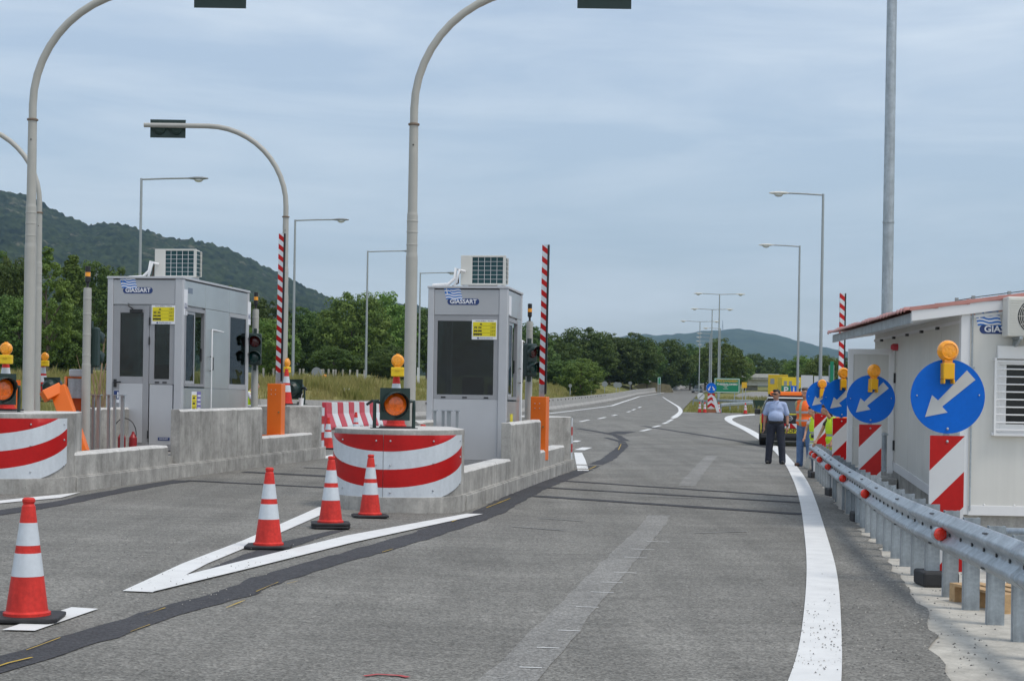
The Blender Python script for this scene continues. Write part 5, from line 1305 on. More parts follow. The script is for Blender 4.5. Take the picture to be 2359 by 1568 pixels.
# siren on side wall, back wall return and open door
ob('siren', MB().lathe([(.05,0),(.05,.07),(.03,.1)], 14, M=Matrix.Translation((-.0,4.15,2.43)) @ Matrix.Rotation(-pi/2, 4, 'Y')), M_PRED, cab)
dw = MB(); dl = Vector((0, 4.3, 0))
d = ob('open_door', MB().box(-.70,-.62,-.02,.03,.66,2.40).box(-.1,-.02,-.02,.03,.56,2.40).box(-.62,-.1,-.02,.03,2.32,2.40), M_PVC, cab, loc=(0,4.3,0), bev=.005)
ob('leaf_panel', MB().box(-.62,-.1,-.005,.02,.66,1.23), M_PREF, d); ob('leaf_panel', MB().box(-.62,-.1,-.005,.02,1.235,1.78), M_PREF, d); ob('leaf_panel', MB().box(-.62,-.1,-.005,.02,1.785,2.32), M_PREF, d)
ob('door_notice', MB().box(-.44,-.2,-.01,-.005,1.86,1.98), M_PAPER, d); ob('door_closer', MB().box(-.24,-.08,-.06,-.02,2.36,2.41), M_PVC, d)
ob('hinge', MB().box(-.03,.0,-.03,0,.9,1.05).box(-.03,0,-.03,0,1.9,2.05), M_BLACK, d)
ob('door_step', MB().box(-.75,-.02,3.9,4.9,-.3,.5).box(-.3,-.02,3.3,3.9,-.3,.28), M_CONC, cab, bev=.01)

# ================================================================ tall steel pole, street lamps
def pole(label, px_, Y, ztop, r0, r1, name='steel_pole'):
    X = ray(px_, 800)[0]*Y; z0 = G(X, Y); e = thing(name, label, 'pole', (X, Y, z0)); h = ztop-z0
    ob('shaft', MB().lathe([(r0,0),(r1,h)], 20), M_GALV, e)
    for k in (.3, .62): ob('joint_ring', MB().lathe([(r0+(r1-r0)*k,h*k-.04),(r0+(r1-r0)*k+.012,h*k-.03),(r0+(r1-r0)*k+.012,h*k+.03),(r0+(r1-r0)*k,h*k+.04)], 20), M_GALV, e)
    return e
pole('tall thick galvanised pole rising behind the prefab cabin', 2041, 45, 22, .165, .12)
def lamp_post(label, px_, ytop, Y, arms, tilt=.02, grp='street lamps along the motorway', r=.09, bright=False):
    X = ray(px_, ytop)[0]*Y; z0 = T(X, Y); h = at(px_, ytop, Y).z-z0; e = thing('street_lamp', label, 'street lamp', (X, Y, z0-.05), 0, grp)
    ob('pole', MB().lathe([(r,0),(r*.62,h+.05)], 10), M_LAMPP, e)
    for (dx, dy) in arms:
        l = sqrt(dx*dx+dy*dy); ux, uy = dx/l, dy/l
        a = ob('arm', MB().path([(0,0,h),(dx*.5,dy*.5,h+.05),(dx,dy,h+.08)], .04, 8), M_LAMPP, e)
        hd = MB(); hd.T = Matrix.Translation((dx,dy,h+.08)) @ Matrix.Rotation(atan2(uy,ux), 4, 'Z')
        hd.lathe([(.03,-.1),(.1,.05),(.16,.3),(.15,.6),(.06,.85),(.0001,.88)], 10, M=Matrix.Diagonal((1,1,.5,1)) @ Matrix.Rotation(pi/2, 4, 'Y'))
        hh = ob('lamp_head', hd, M_GREY if not bright else M_ACW, e)
        gl = MB(); gl.T = Matrix.Translation((dx,dy,h+.02)) @ Matrix.Rotation(atan2(uy,ux), 4, 'Z'); gl.ball((.42,0,-.02), .13, 10, sc=(1.6,1,.8)); ob('glass_bowl', gl, mat('lamp_bowl', L4(.6,.62,.6), .2), hh)
    return e
lamp_post('single arm street lamp rising behind the long booth', 326, 411, 74, [(2.25, -.1)])
lamp_post('single arm street lamp beside the left striped boom', 680, 506, 91, [(2.2, -.1)])
lamp_post('single arm street lamp in front of the big rounded trees', 847, 578, 112, [(2.5, -.1)])
lamp_post('single arm street lamp between the main mast and the short booth', 968, 628, 138, [(2.3, -.1)])
lamp_post('street lamp with its arm to the left beside the pickup', 1895.5, 447, 75, [(-1.65, .1)], bright=True)
lamp_post('street lamp with its arm to the left behind the pickup', 1841.5, 566, 99, [(-1.65, .1)], bright=True)
lamp_post('double arm street lamp just behind the blue twin arrow disc', 1657, 677, 160, [(-1.7, .1), (1.7, .1)], bright=True)
lamp_post('double arm street lamp behind the foremost double arm lamp', 1640, 712, 192, [(-1.7, .1), (1.7, .1)], bright=True)
lamp_post('double arm street lamp at the bend of the road', 1612, 740, 222, [(-1.9, .1), (1.9, .1)], bright=True)
for i, (x, y, Y, dx) in enumerate(((1659,756,235,-1.7),(1636,768,262,-1.4),(1634,777,285,-1.5),(1632,786,310,-1.6),(1630,794,335,-1.3),(1636,800,350,-1.1))):
    lamp_post('distant single arm street lamp beyond the bend, arm to the left', x, y, Y, [(dx, .1)], grp='distant street lamps beyond the bend', bright=True)

# ================================================================ concrete barrier along the far carriageway
bar = thing('concrete_barrier', 'long grey concrete safety barrier along the far carriageway', 'barrier', (Lx(80), 80, G(Lx(80), 80)))
ys_ = axis_vals([(66,200,6),(200,400,10)]); pr = [(-.3,0),(-.3,.1),(-.14,.3),(-.09,.86),(.09,.86),(.14,.3),(.3,.1),(.3,0)]
for a, b in zip(ys_, ys_[1:]):
    mb = MB(); vs = []
    for y in (a+.03, (a+b)/2, b-.03):
        c = Lx(y)-.5; z0 = G(c, y)
        vs += [(c+d-bar.location.x, y-bar.location.y, z0+z-bar.location.z) for d, z in pr]
    n = len(pr); mb.add(vs, [(i*n+j, i*n+(j+1)%n, (i+1)*n+(j+1)%n, (i+1)*n+j) for i in range(2) for j in range(n)]+[tuple(range(n)), tuple(range(3*n-1, 2*n-1, -1))], 0)
    o = ob('barrier_unit', mb, concrete_mat('barrier_concrete', L4(.4,.39,.37), .2) if 'barrier_concrete' not in MATS else MATS['barrier_concrete'], bar)
    if a < 170:
        for k in (.3, .7):
            y = a+(b-a)*k; c = Lx(y)-.5; ob('drain_slot', MB().cbox((c+.11-bar.location.x, y-bar.location.y, G(c,y)+.72-bar.location.z), (.05,.25,.1)), M_BLACK, o)

# simple guardrails far off
def far_rail(label, pts, h=.72):
    P = [Vector(p) for p in pts]; e = thing('guardrail', label, 'guardrail', P[0]); mb = MB(); vs = []
    for p in P:
        for d, z in ((0,.38),(-.05,.43),(0,.51),(-.05,.59),(0,.64)): vs.append((p.x-P[0].x, p.y-P[0].y+d, p.z-P[0].z+z+h-.64))
    mb.add(vs, [(i*5+j, i*5+j+1, (i+1)*5+j+1, (i+1)*5+j) for i in range(len(P)-1) for j in range(4)], 0, True); o = ob('rail_panel', mb, M_GALV, e, fix=False); o.modifiers.new('t','SOLIDIFY').thickness = .01
    for p, q in zip(P, P[1:]):
        n = max(1, int((q-p).length/4))
        for i in range(n): c = p.lerp(q, i/n)-P[0]; ob('post', MB().cbox((c.x, c.y+.08, c.z+h/2), (.1,.06,h)), M_GALVP, e)
    return e
def tp(x, Y): X = ray(x, 925)[0]*Y; return Vector((X, Y, T(X, Y)))
far_rail('guardrail running in from the left behind the red white barriers', [(tp(250,86)-Vector((0,0,.9))), (tp(560,85)-Vector((0,0,.8))), tp(700,84.5)-Vector((0,0,.72)), tp(785,84)-Vector((0,0,.7))])
ob('concrete_block', MB().prism([(-.5,0),(.5,0),(.32,.9),(-.12,.9)], -.25, .25), M_CONCW, loc=tp(790,84)-Vector((0,0,.72)), bev=.03, label='pale concrete end block of the left far guardrail', cat='block')
far_rail('short guardrail on the grass triangle behind the cones', [gp(1660,951), gp(1700,947), gp(1750,942.5), gp(1800,941)])
far_rail('far guardrail on the triangle left of the blue twin arrow disc', [gp(1596,935), gp(1612,937), gp(1640,944)])
far_rail('far guardrail between the grass triangle and the ramp', [gp(1650,937), gp(1700,938), gp(1760,940), gp(1850,943)])

# concrete fence posts in the meadow
for i in range(20):
    Y = 100+ (i % 2)*1.5; x = 560+i*23 if i < 10 else 690+(i-10)*16.5
    if 700 < x < 715: continue
    X = ray(x, 900)[0]*Y; e = ob('fence_post', MB().box(-.055,.055,-.055,.055,-.2,.95), M_CONC, loc=(X, Y, T(X, Y)), bev=.01, label='pale concrete post of the meadow fence behind the left island', cat='fence post', group='concrete posts of the meadow fence')

# ================================================================ small far signs
def beyond(px_):
    Y = 84.0
    while ray(px_, 900)[0]*Y > Lx(Y)-3 and Y < 420: Y += 1
    return Y
def sign_disc(label, px_, py, R_px, Y, m_, base=None, name='road_sign', extra=None):
    if 1250 < px_ < 1600: Y = max(Y, beyond(px_))
    c = at(px_, py, Y); X = c.x; z0 = T(X, Y) if base is None else base; R = R_px/F*Y; e = thing(name, label, 'road sign', (X, Y, z0-.05))
    ob('pole', MB().tube((0,.03,0), (0,.03,c.z-z0+R+.05), .04, n=8), M_GALV, e)
    d = ob('disc', MB().lathe([(R,0),(R,.02)], 28, M=Matrix.Translation((0,0,c.z-z0+.05)) @ Matrix.Rotation(pi/2, 4, 'X')), m_, e)
    if extra: extra(d, R, c.z-z0+.05)
    return e
sign_disc('round sign seen from its grey back behind the cone with lamp', 729, 857, 11.5, 92, M_GREY)
sign_disc('grey back of a big round sign beside the concrete barrier', 1362, 880, 10, 128, M_GREY)
sign_disc('grey back of a round sign in the dry grass by the barrier', 1392.5, 884, 6.5, 150, M_GREY)
sign_disc('grey back of a small round sign left of the twin round signs', 1313, 888, 4, 140, M_GREY)
sign_disc('left disc of the twin round signs in the grass', 1419, 886, 6.5, 165, M_GREY)
sign_disc('right disc of the twin round signs in the grass', 1426, 886, 6, 168, M_GREY)
sign_disc('tiny round sign back beyond the twin signs', 1451, 882, 4, 190, M_GREY)
sign_disc('tiny round sign near the overpass embankment', 1496.5, 878, 3.5, 230, M_SIGNW)
def slash(d, R, z):
    ob('diagonal_bar', MB().cbox((0,-.025,z), (R*1.7,.006,R*.26), M=Matrix.Rotation(-.75, 4, 'Y')), M_GREY, d)
sign_disc('white round end of limit sign with grey diagonal bar', 1614, 912, 8.5, 122, M_SIGNW, extra=slash)
def board(label, x0, x1, y0, y1, Y, m_, name='sign_board', legs=True, thick=.04, rim=None):
    a = at(x0, y1, Y); b = at(x1, y0, Y); cx = (a.x+b.x)/2; z0 = T(cx, Y); e = thing(name, label, 'sign', (cx, Y, z0)); w = (b.x-a.x)/2
    ob('panel', MB().box(-w, w, 0, thick, a.z-z0, b.z-z0), m_, e)
    if rim: ob('rim', MB().box(-w+.05, w-.05, -.004, 0, a.z-z0+.04, a.z-z0+.1).box(-w+.05, w-.05, -.004, 0, b.z-z0-.1, b.z-z0-.04).box(-w+.05, -w+.11, -.004, 0, a.z-z0+.1, b.z-z0-.1).box(w-.11, w-.05, -.004, 0, a.z-z0+.1, b.z-z0-.1), rim, e)
    if legs:
        for k in (-.6, .6): ob('leg', MB().box(w*k-.04, w*k+.04, thick, thick+.08, 0, b.z-z0-.1), M_GALV, e)
    return e, a.z-z0, b.z-z0, w
board('grey back of a rectangular board with amber lamp in the meadow', 732, 755, 878, 905, 96, M_GREY)
lp = at(747.5, 872, 95.8); clamp_lamp('tiny amber lamp on top of the grey board in the meadow', lp+Vector((0,0,.05)), 0).scale = (1.6,)*3
board('stack of small white panels on a pole left of the short booth', 960, 966.5, 846, 884, 120, M_SIGNW)
board('green motorway board edge by the far bend', 1514, 1522, 868, 885, 250, M_GSIGN, rim=M_SIGNW)
e, a, b, w = board('big green motorway sign with place names behind the lamp poles', 1644, 1704, 871, 904, 150, M_GSIGN, rim=M_SIGNW)
h = b-a; text('ΘΕΣΣΑΛΟΝΙΚΗ', h*.17, M_GOLD, e, (0,-.008,b-h*.2), wide=w*1.6, bold=.01); text('THESSALONIKI', h*.17, M_SIGNW, e, (0,-.008,b-h*.42), wide=w*1.6, bold=.01)
text('A2', h*.15, M_SIGNW, e, (-.1*w,-.008,b-h*.62)); ob('number_box', MB().box(-.3*w,.1*w,-.006,0,b-h*.53,b-h*.51).box(-.3*w,.1*w,-.006,0,b-h*.73,b-h*.71), M_SIGNW, e)
# blue twin arrow disc over red chevron board
Y = 118; c = at(1638, 893, Y); z0 = G(c.x, Y); e = thing('chevron_marker', 'blue disc with two white arrows over a red chevron board', 'road sign', (c.x, Y, z0)); k = Y/F
zc = c.z-z0; R = 11.8*k
d = ob('disc', MB().lathe([(R,0),(R,.02)], 30, M=Matrix.Translation((0,0,zc)) @ Matrix.Rotation(pi/2, 4, 'X')), M_BLUE, e)
for s_ in (-1, 1):
    ob('white_arrow', MB().prism([(s_*R*x_, zc+R*z_) for x_, z_ in ((.12,.3),(.3,.3),(.55,-.15),(.7,-.05),(.62,-.55),(.2,-.35),(.36,-.28))], -.03, -.024), M_SIGNW, d)
zt, zb = at(1638, 906, Y).z-z0, at(1638, 941, Y).z-z0; w = 8.3*k
pn = ob('chevron_board', MB().box(-w,w,.0,.03,zb,zt), M_SIGNW, e); hh = (zt-zb)/5.2
for q in range(3):
    zz = zt-q*2*hh; b = MB()
    for s_ in (-1, 1):
        p = [(0,zz+hh*.9),(s_*w,zz),(s_*w,zz-hh),(0,zz-hh*.1)]; p = clip(clip(p, 0,-1,zt), 0,1,-zb)
        if len(p) > 2: b.prism(p, -.012, -.004-.001*s_)
    ob('chevron', b, M_RED, pn)
ob('pole', MB().box(-.04,.04,.03,.1,0,zt+1), M_GALV, e); ob('ballast', MB().box(-.4,.4,-.3,.3,0,.22), mat('ballast_brown', L4(.3,.12,.06), .8), e)
mb = MB(); a, b = gp(1641, 941), gp(1650, 951); ob('leaning_board', MB().cbox((0,0,.55), (.22,.05,1.1), M=Matrix.Rotation(-.3, 4, 'Y')), M_SIGNW, loc=gp(1649, 951), label='white board leaning beside the red chevron board', cat='board')
board('small orange and white works sign far right of the green sign', 1708, 1720, 880, 893, 190, M_GOLD)
board('small green marker plate by the white limit sign', 1628, 1638, 927, 932, 123, M_GSIGN, legs=False)
# overpass
Y = 360; a = at(1676, 867, Y); b = at(1990, 872, Y); e = thing('overpass', 'pale concrete overpass crossing the valley road', 'bridge', ((a.x+b.x)/2, Y, T(a.x, Y))); z0 = T(a.x, Y); hw = (b.x-a.x)/2
dz = at(1750, 868, Y).z-z0
ob('parapet', MB().box(-hw,hw,-.2,.2,dz-.1,dz+.75), M_CONCW, e); ob('deck', MB().box(-hw,hw,-.1,9,dz-.6,dz-.1), M_CONC, e); ob('girder', MB().box(-hw+1,hw-1,.8,8,dz-1.9,dz-.6), M_CONCW, e)
for k in (-.62, -.2, .3): ob('pier', MB().box(hw*k-1.2,hw*k+1.2,2,7,-1,dz-1.9), M_CONC, e)
ob('abutment', MB().prism([(-hw-14,-.5),(-hw+3,-.5),(-hw+3,dz-.6),(-hw,dz-.6)], 0, 9), M_CONC, e)
# embankment left of the overpass
a = at(1475, 889, 300); ob('embankment_wall', MB().prism([(-2,-1),(6.5,-1),(5.5,1.0),(2,1.5),(-1.0,.8)], 0, 3), mat('earth_bank', L4(.22,.19,.11), .9, nz=(2,.25)), loc=(a.x,300,T(a.x,300)), label='brown earth bank with concrete edge before the far belt', cat='embankment')

# ================================================================ vehicles
def pickup(loc, rz):
    YL = mat('car_yellow', L4(.72,.62,.02), .3, coat=.5); BK = mat('car_black', L4(.015,.016,.018), .3, coat=.4); GR = mat('car_trim', L4(.03,.03,.032), .6)
    e = thing('pickup_truck', 'yellow and black service pickup with orange light bar, seen from behind', 'pickup', loc, rz)
    W_ = .92
    b = MB(); b.prism([(.0,.55),(.0,1.02),(.06,1.06),(3.6,1.08),(4.9,.98),(5.1,.8),(5.15,.5),(4.5,.38),(.15,.42)], -W_, W_, 'yz'); ob('body', b, YL, e, bev=.06, seg=3)
    c = MB(); vs = []
    sec = [(.04,1.05,.9),(.30,1.62,.72),(.42,1.69,.68),(2.7,1.72,.68),(3.0,1.66,.7),(3.85,1.07,.88)]
    for y, z, w in sec: vs += [(-w, y, z), (w, y, z)]
    base = []
    c.add([(-.9,.04,1.05),(.9,.04,1.05),(.73,.34,1.64),(-.73,.34,1.64),(-.9,3.85,1.06),(.9,3.85,1.06),(.7,2.95,1.68),(-.7,2.95,1.68)], [(0,1,2,3),(5,4,7,6),(4,0,3,7),(1,5,6,2),(3,2,6,7),(0,4,5,1)]); ob('cabin', c, BK, e, bev=.05, seg=3)
    ob('roof', MB().box(-.7,.7,.3,2.98,1.66,1.71), M_PVC, e, bev=.03)
    g = MB(); g.add([(-.76,.10,1.17),(.76,.10,1.17),(.64,.285,1.56),(-.64,.285,1.56),(-.76,.12,1.17),(.76,.12,1.17),(.64,.305,1.56),(-.64,.305,1.56)], [(0,1,2,3),(7,6,5,4),(0,4,5,1),(1,5,6,2),(2,6,7,3),(3,7,4,0)])
    ob('rear_window', g, mat('car_window', L4(.05,.07,.075), .06, 0, coat=.6), e)
    for s in (-1, 1):
        g = MB(); g.add([(s*.885,.4,1.16),(s*.885,3.2,1.16),(s*.755,2.75,1.58),(s*.755,.55,1.58)], [(0,1,2,3)]); o = ob('side_window', g, mat('car_window', L4(.05,.07,.075), .06), e, fix=False); o.location.x = s*.012
        ob('tail_light', MB().box(s*.8-.09, s*.8+.09, -.012, .05, .8, 1.12), M_LRED if False else mat('tail_lamp', L4(.45,.02,.02), .25), e, bev=.01)
        ob('mirror', MB().box(s*1.0-.1, s*1.0+.1, 3.35, 3.5, 1.08, 1.28), BK, e, bev=.03)
        for y in (.95, 4.1):
            w = ob('wheel', MB().lathe([(.28,-.12),(.36,-.11),(.375,-.07),(.375,.07),(.36,.11),(.28,.12)], 24, M=Matrix.Translation((s*.82,y,.375)) @ Matrix.Rotation(pi/2, 4, 'Y')), M_RUB, e); ob('rim', MB().lathe([(.24,-.115),(.24,.115)], 18, M=Matrix.Translation((s*.82,y,.375)) @ Matrix.Rotation(pi/2, 4, 'Y')), M_GALV, w)
    ob('yellow_spoiler', MB().box(-.78,.78,.02,.09,1.085,1.14), YL, e, bev=.01)
    ob('rear_fascia', MB().box(-.88,.88,-.012,.06,.42,1.1), BK, e, bev=.03)
    tg = ob('tailgate', MB().box(-.72,.72,-.022,.02,.6,1.08), BK, e, bev=.02)
    ob('emblem', MB().path([(.075*cos(2*pi*i/20), -.025, .97+.075*sin(2*pi*i/20)) for i in range(21)], .012, 6, caps=False).box(-.1,.1,-.035,-.02,.955,.985), M_BOLT, tg)
    ob('tailgate_handle', MB().box(-.16,.16,-.03,-.016,.82,.88), M_BLACK, tg)
    ch = MB(); 
    for k in range(-4, 4):
        for s in (1,):
            x0 = k*.2; sl = .14 if k < 0 else -.14
            p = clip(clip([(x0,.63),(x0+.2,.63),(x0+.2+sl,.79),(x0+sl,.79)], 1,0,.70), -1,0,.70)
            p = clip(p, -1,0,0) if k < 0 else clip(p, 1,0,0)
            if len(p) > 2: ch.prism(p, -.026, -.02, 'xz', 0 if k % 2 == 0 else 1)
    ob('warning_stripe', ch, [M_RED, M_SIGNW], tg)
    yb = ob('lettering_panel', MB().box(-.7,.7,-.03,-.014,.46,.6), YL, e); text('ΦΘΟΡΑ', .14, M_INK, yb, (0,-.034,.53), wide=.62, bold=.004)
    pl = ob('number_plate', MB().box(-.32,.32,-.03,-.02,.3,.42), M_PAPER, e); text('ΡΒ·9037', .11, M_INK, pl, (0,-.033,.36), wide=.52, bold=.003)
    ob('bumper', MB().box(-.9,.9,-.1,.12,.28,.43).box(-.5,.5,.02,.3,.18,.3), GR, e, bev=.03)
    ob('light_bar', MB().box(-.62,.62,.9,1.15,1.78,1.92), M_ORANGE, e, bev=.04); ob('light_bar_foot', MB().box(-.5,.5,.98,1.06,1.7,1.78), GR, e)
    return e
def ground_at(px_, Y): X = ray(px_, 950)[0]*Y; return Vector((X, Y, G(X, Y)+.02))
pk = pickup(ground_at(1819, 50.5), radians(-8.5)); pk.scale = (1.0, 1.0, .9)
# parked skip behind the officer
p = gp(1747, 949.5); ob('waste_skip', MB().prism([(-.3,.3),(.3,.3),(.42,.95),(-.42,.95)], -.4, .4).box(-.25,.25,-.3,.3,0,.3), mat('skip_green', L4(.01,.035,.02), .5), loc=p, bev=.02, label='dark green waste container behind the officer', cat='container')
# yellow lorry, white boards
Y = 205; a = at(1768, 906, Y); YB = mat('lorry_yellow', L4(.62,.42,.01), .45, nz=(1,.06))
e = thing('yellow_lorry', 'yellow box lorry parked beyond the pickup', 'lorry', (a.x, Y, T(a.x, Y)), radians(-10)); zb = 3.1
ob('box_body', MB().box(0,2.5,0,7,.9,3.4), YB, e, bev=.04); ob('chassis', MB().box(.1,2.4,.2,8.8,.5,.9), M_BLACK, e); ob('cab', MB().box(.05,2.45,7.2,9,.6,2.8), YB, e, bev=.1)
for yy in (1.2, 2.4, 8):
    for x in (.2, 2.3): ob('wheel', MB().lathe([(.3,-.15),(.48,-.13),(.48,.13),(.3,.15)], 18, M=Matrix.Translation((x,yy,.48)) @ Matrix.Rotation(pi/2, 4, 'Y')), M_RUB, e)
for x in (.3, 1.3): ob('side_vent', MB().box(x,x+.5,-.02,.0,2.2,2.9), M_GREY, e)
Y = 190; a = at(1800, 905, Y); e = thing('yellow_trailer', 'yellow site trailer with a dark drawing on its side', 'trailer', (a.x, Y, T(a.x, Y)), radians(3))
ob('box_body', MB().box(0,3.2,0,2.4,.7,3.05), mat('trailer_yellow', L4(.72,.52,.01), .45, nz=(1,.05)), e, bev=.04)
for x in (.5, 2.6): ob('wheel', MB().lathe([(.2,-.1),(.4,-.1),(.4,.1),(.2,.1)], 18, M=Matrix.Translation((x,.2,.4)) @ Matrix.Rotation(pi/2, 4, 'Y')), M_RUB, e)
ob('undercarriage', MB().box(.2,3,.4,2,.4,.7), M_BLACK, e)
ob('window', MB().box(.25,.6,-.02,0,1.7,2.6), M_GREY, e); ob('window', MB().box(.85,1.2,-.02,0,1.7,2.6), M_GREY, e)
ob('painted_drawing', MB().prism([(1.7,1.5),(2.1,1.7),(2.9,2.4),(2.95,2.2),(2.3,1.6),(2.2,1.3)], -.02, 0).box(2.3,2.7,-.02,0,2.25,2.35), M_INK, e); ob('porthole', MB().lathe([(.14,0),(.14,.02)], 16, M=Matrix.Translation((2.0,0,2.55)) @ Matrix.Rotation(pi/2, 4, 'X')), M_SIGNW, e)
e, a, b, w = board('green parking sign with white letter behind the pickup roof', 1799, 1820, 888, 908, 96, M_GSIGN); text('P', (b-a)*1.05, M_SIGNW, e, (0,-.01,(a+b)/2-.02), bold=.015)
e, a, b, w = board('blue information sign beside the green parking sign', 1821, 1834, 888, 908, 96, M_BLUE); text('i', (b-a)*1.05, M_SIGNW, e, (0,-.01,(a+b)/2-.02), bold=.02)
board('white site hoarding panel left of the thin lamp pole', 1844, 1872, 864, 915, 78, mat('hoarding_white', L4(.56,.57,.58), .6, nz=(1,.06)))
board('white site hoarding panel right of the thin lamp pole', 1874, 1918, 866, 915, 80, mat('hoarding_white', L4(.56,.57,.58), .6))
board('tall narrow green sign edge beside the right upright boom', 1911, 1920, 832, 905, 44, M_GSIGN, rim=None)
# small car far down the road
Y = 300; p = gpx(1608, Y, 893); e = thing('car', 'small grey car far off on the carriageway', 'car', p+Vector((0,0,.02)), 0)
ob('body', MB().prism([(-.85,.3),(.85,.3),(.88,.8),(-.88,.8)], 0, 4), mat('car_grey', L4(.3,.33,.36), .3, coat=.5), e, bev=.1); ob('cabin', MB().prism([(-.78,.8),(.78,.8),(.6,1.4),(-.6,1.4)], .5, 3), M_GLASSC if False else mat('car_window', L4(.05,.07,.075), .06), e, bev=.08)
for x in (-.75,.75):
    for yy in (.7,3.2): ob('wheel', MB().lathe([(.2,-.1),(.31,-.1),(.31,.1),(.2,.1)], 16, M=Matrix.Translation((x,yy,.31)) @ Matrix.Rotation(pi/2, 4, 'Y')), M_RUB, e)
mb = MB().prism([(-.2,0),(.2,0),(.14,.52),(-.08,.52)], -.3, .3); ob('concrete_block', mb, M_VERGE, loc=gp(1877,1080), bev=.03, label='beige concrete block at the end of the guardrail', cat='block')

# ================================================================ people
def blob(name, prims, mats, parent, voxel=.013, sm_it=4, pick=None, fingers=None):
    mb = MB()
    for p in prims:
        if p[0] == 'cap':
            _, a, b, r0, r1 = p; a, b = Vector(a), Vector(b); t = (b-a).normalized()
            n = 5; pts = []; rs = []
            for i in range(n): w = -pi/2+pi/2*i/n; pts.append(a+t*r0*sin(w)); rs.append(max(1e-3, r0*cos(w)))
            pts.append(a); rs.append(r0); pts.append(b); rs.append(r1)
            for i in range(1, n+1): w = pi/2*i/n; pts.append(b+t*r1*sin(w)); rs.append(max(1e-3, r1*cos(w)))
            mb.path(pts, rs, 12)
        else: mb.ball(p[1], 1, 18, sc=p[2])
    o = ob(name, mb, mats, parent)
    m_ = o.modifiers.new('r', 'REMESH'); m_.mode = 'VOXEL'; m_.voxel_size = voxel; m_.use_smooth_shade = True
    s_ = o.modifiers.new('s', 'SMOOTH'); s_.iterations = sm_it; s_.factor = .5
    sp = o.parent; o.parent = None
    dg = bpy.context.evaluated_depsgraph_get(); dg.update(); me = bpy.data.meshes.new_from_object(o.evaluated_get(dg)); o.modifiers.clear(); o.data = me; o.parent = sp
    me.materials.clear()
    for m_ in (mats if isinstance(mats, list) else [mats]): me.materials.append(m_)
    if fingers:
        b = bmesh.new(); b.from_mesh(me)
        f = MB()
        for pts, r0 in fingers: f.path(pts, [r0, r0*.95, r0*.8][:len(pts)], 6)
        vm = [b.verts.new(v) for v in f.v]
        for q in f.f:
            try: ff = b.faces.new([vm[i] for i in q]); ff.smooth = True
            except Exception: pass
        b.to_mesh(me); b.free()
    for p in me.polygons:
        p.use_smooth = True
        p.material_index = pick(p.center) if pick else 0
    return o
def hand(prims, fingers, w, d, side, curl=.3):
    """palm at wrist w pointing along d, five separate fingers; side = thumb direction"""
    w, d, side = Vector(w), Vector(d).normalized(), Vector(side).normalized(); n = d.cross(side).normalized()
    c = w+d*.05; prims.append(('cap', w+d*.01, w+d*.075, .026, .034))
    for i, l in enumerate((.068, .078, .072, .055)):
        s = side*(.028-.019*i); a = w+d*.09+s; b = a+d*l*.55+n*curl*.02; e_ = b+d*l*.4+n*curl*.045; fingers.append(([a-d*.02, b, e_], .0095))
    a = w+d*.035+side*.028; fingers.append(([a, a+side*.03+d*.025, a+side*.036+d*.06], .011))
SKIN = mat('skin', L4(.46,.25,.17), .55, nz=(8,.08)); SKIN2 = mat('skin_tan', L4(.4,.21,.14), .55, nz=(8,.08))
HAIR = mat('dark_hair', L4(.02,.016,.014), .6, nz=(60,.3)); HAIRG = mat('greying_hair', L4(.06,.055,.05), .6, nz=(70,.5)); HAIRB = mat('brown_hair', L4(.06,.03,.018), .6, nz=(60,.4))
SHOE = mat('black_shoe', L4(.015,.015,.015), .4); BROWN = mat('brown_shoe', L4(.07,.035,.02), .5)
def head(prims, c, yaw, r=1.0):
    M = Matrix.Rotation(yaw, 3, 'Z'); c = Vector(c); f = lambda x, y, z: tuple(c+M @ Vector((x*r, y*r, z*r)))
    prims += [('ell', tuple(c+M @ Vector((0,.01,.015))), (.078*r,.092*r,.108*r)), ('ell', f(0,-.02,-.05), (.06*r,.068*r,.066*r)), ('ell', f(0,-.06,-.085), (.034*r,.03*r,.026*r)),
              ('cap', f(0,-.085,.02), f(0,-.104,-.022), .011*r, .017*r), ('ell', f(.08,.01,-.005), (.013,.024,.034)), ('ell', f(-.08,.01,-.005), (.013,.024,.034)), ('cap', f(-.05,-.078,.034), f(.05,-.078,.034), .014*r, .014*r), ('cap', f(-.022,-.088,-.052), f(.022,-.088,-.052), .011*r, .011*r)]
    return f
def face(parent, f, glasses=False, eye=(.02,.02,.02)):
    if glasses:
        ob('sunglasses', MB().cbox(f(-.036,-.098,.02), (.056,.014,.036)).cbox(f(.036,-.098,.02), (.056,.014,.036)).path([f(-.06,-.09,.026), f(-.082,0,.02)], .004, 5).path([f(.06,-.09,.026), f(.082,0,.02)], .004, 5).path([f(-.015,-.102,.026), f(.015,-.102,.026)], .004, 5), M_BLACK, parent)
    else:
        for s in (-1, 1):
            ob('eye', MB().ball(f(s*.032,-.079,.012), .012, 8), mat('eye_white', L4(.6,.58,.55), .3), parent); 
    ob('mouth', MB().cbox(f(0,-.1,-.05), (.042,.006,.008)), mat('lip', L4(.3,.1,.08), .5), parent)
def hair(parent, f, m_, r=1.0, prims=None):
    P = [('ell', f(0,.03,.045), (.084*r,.092*r,.092*r)), ('ell', f(0,-.04,.095), (.065*r,.055*r,.036*r))]+(prims or [])
    return blob('hair', P, m_, parent, .011, 3)

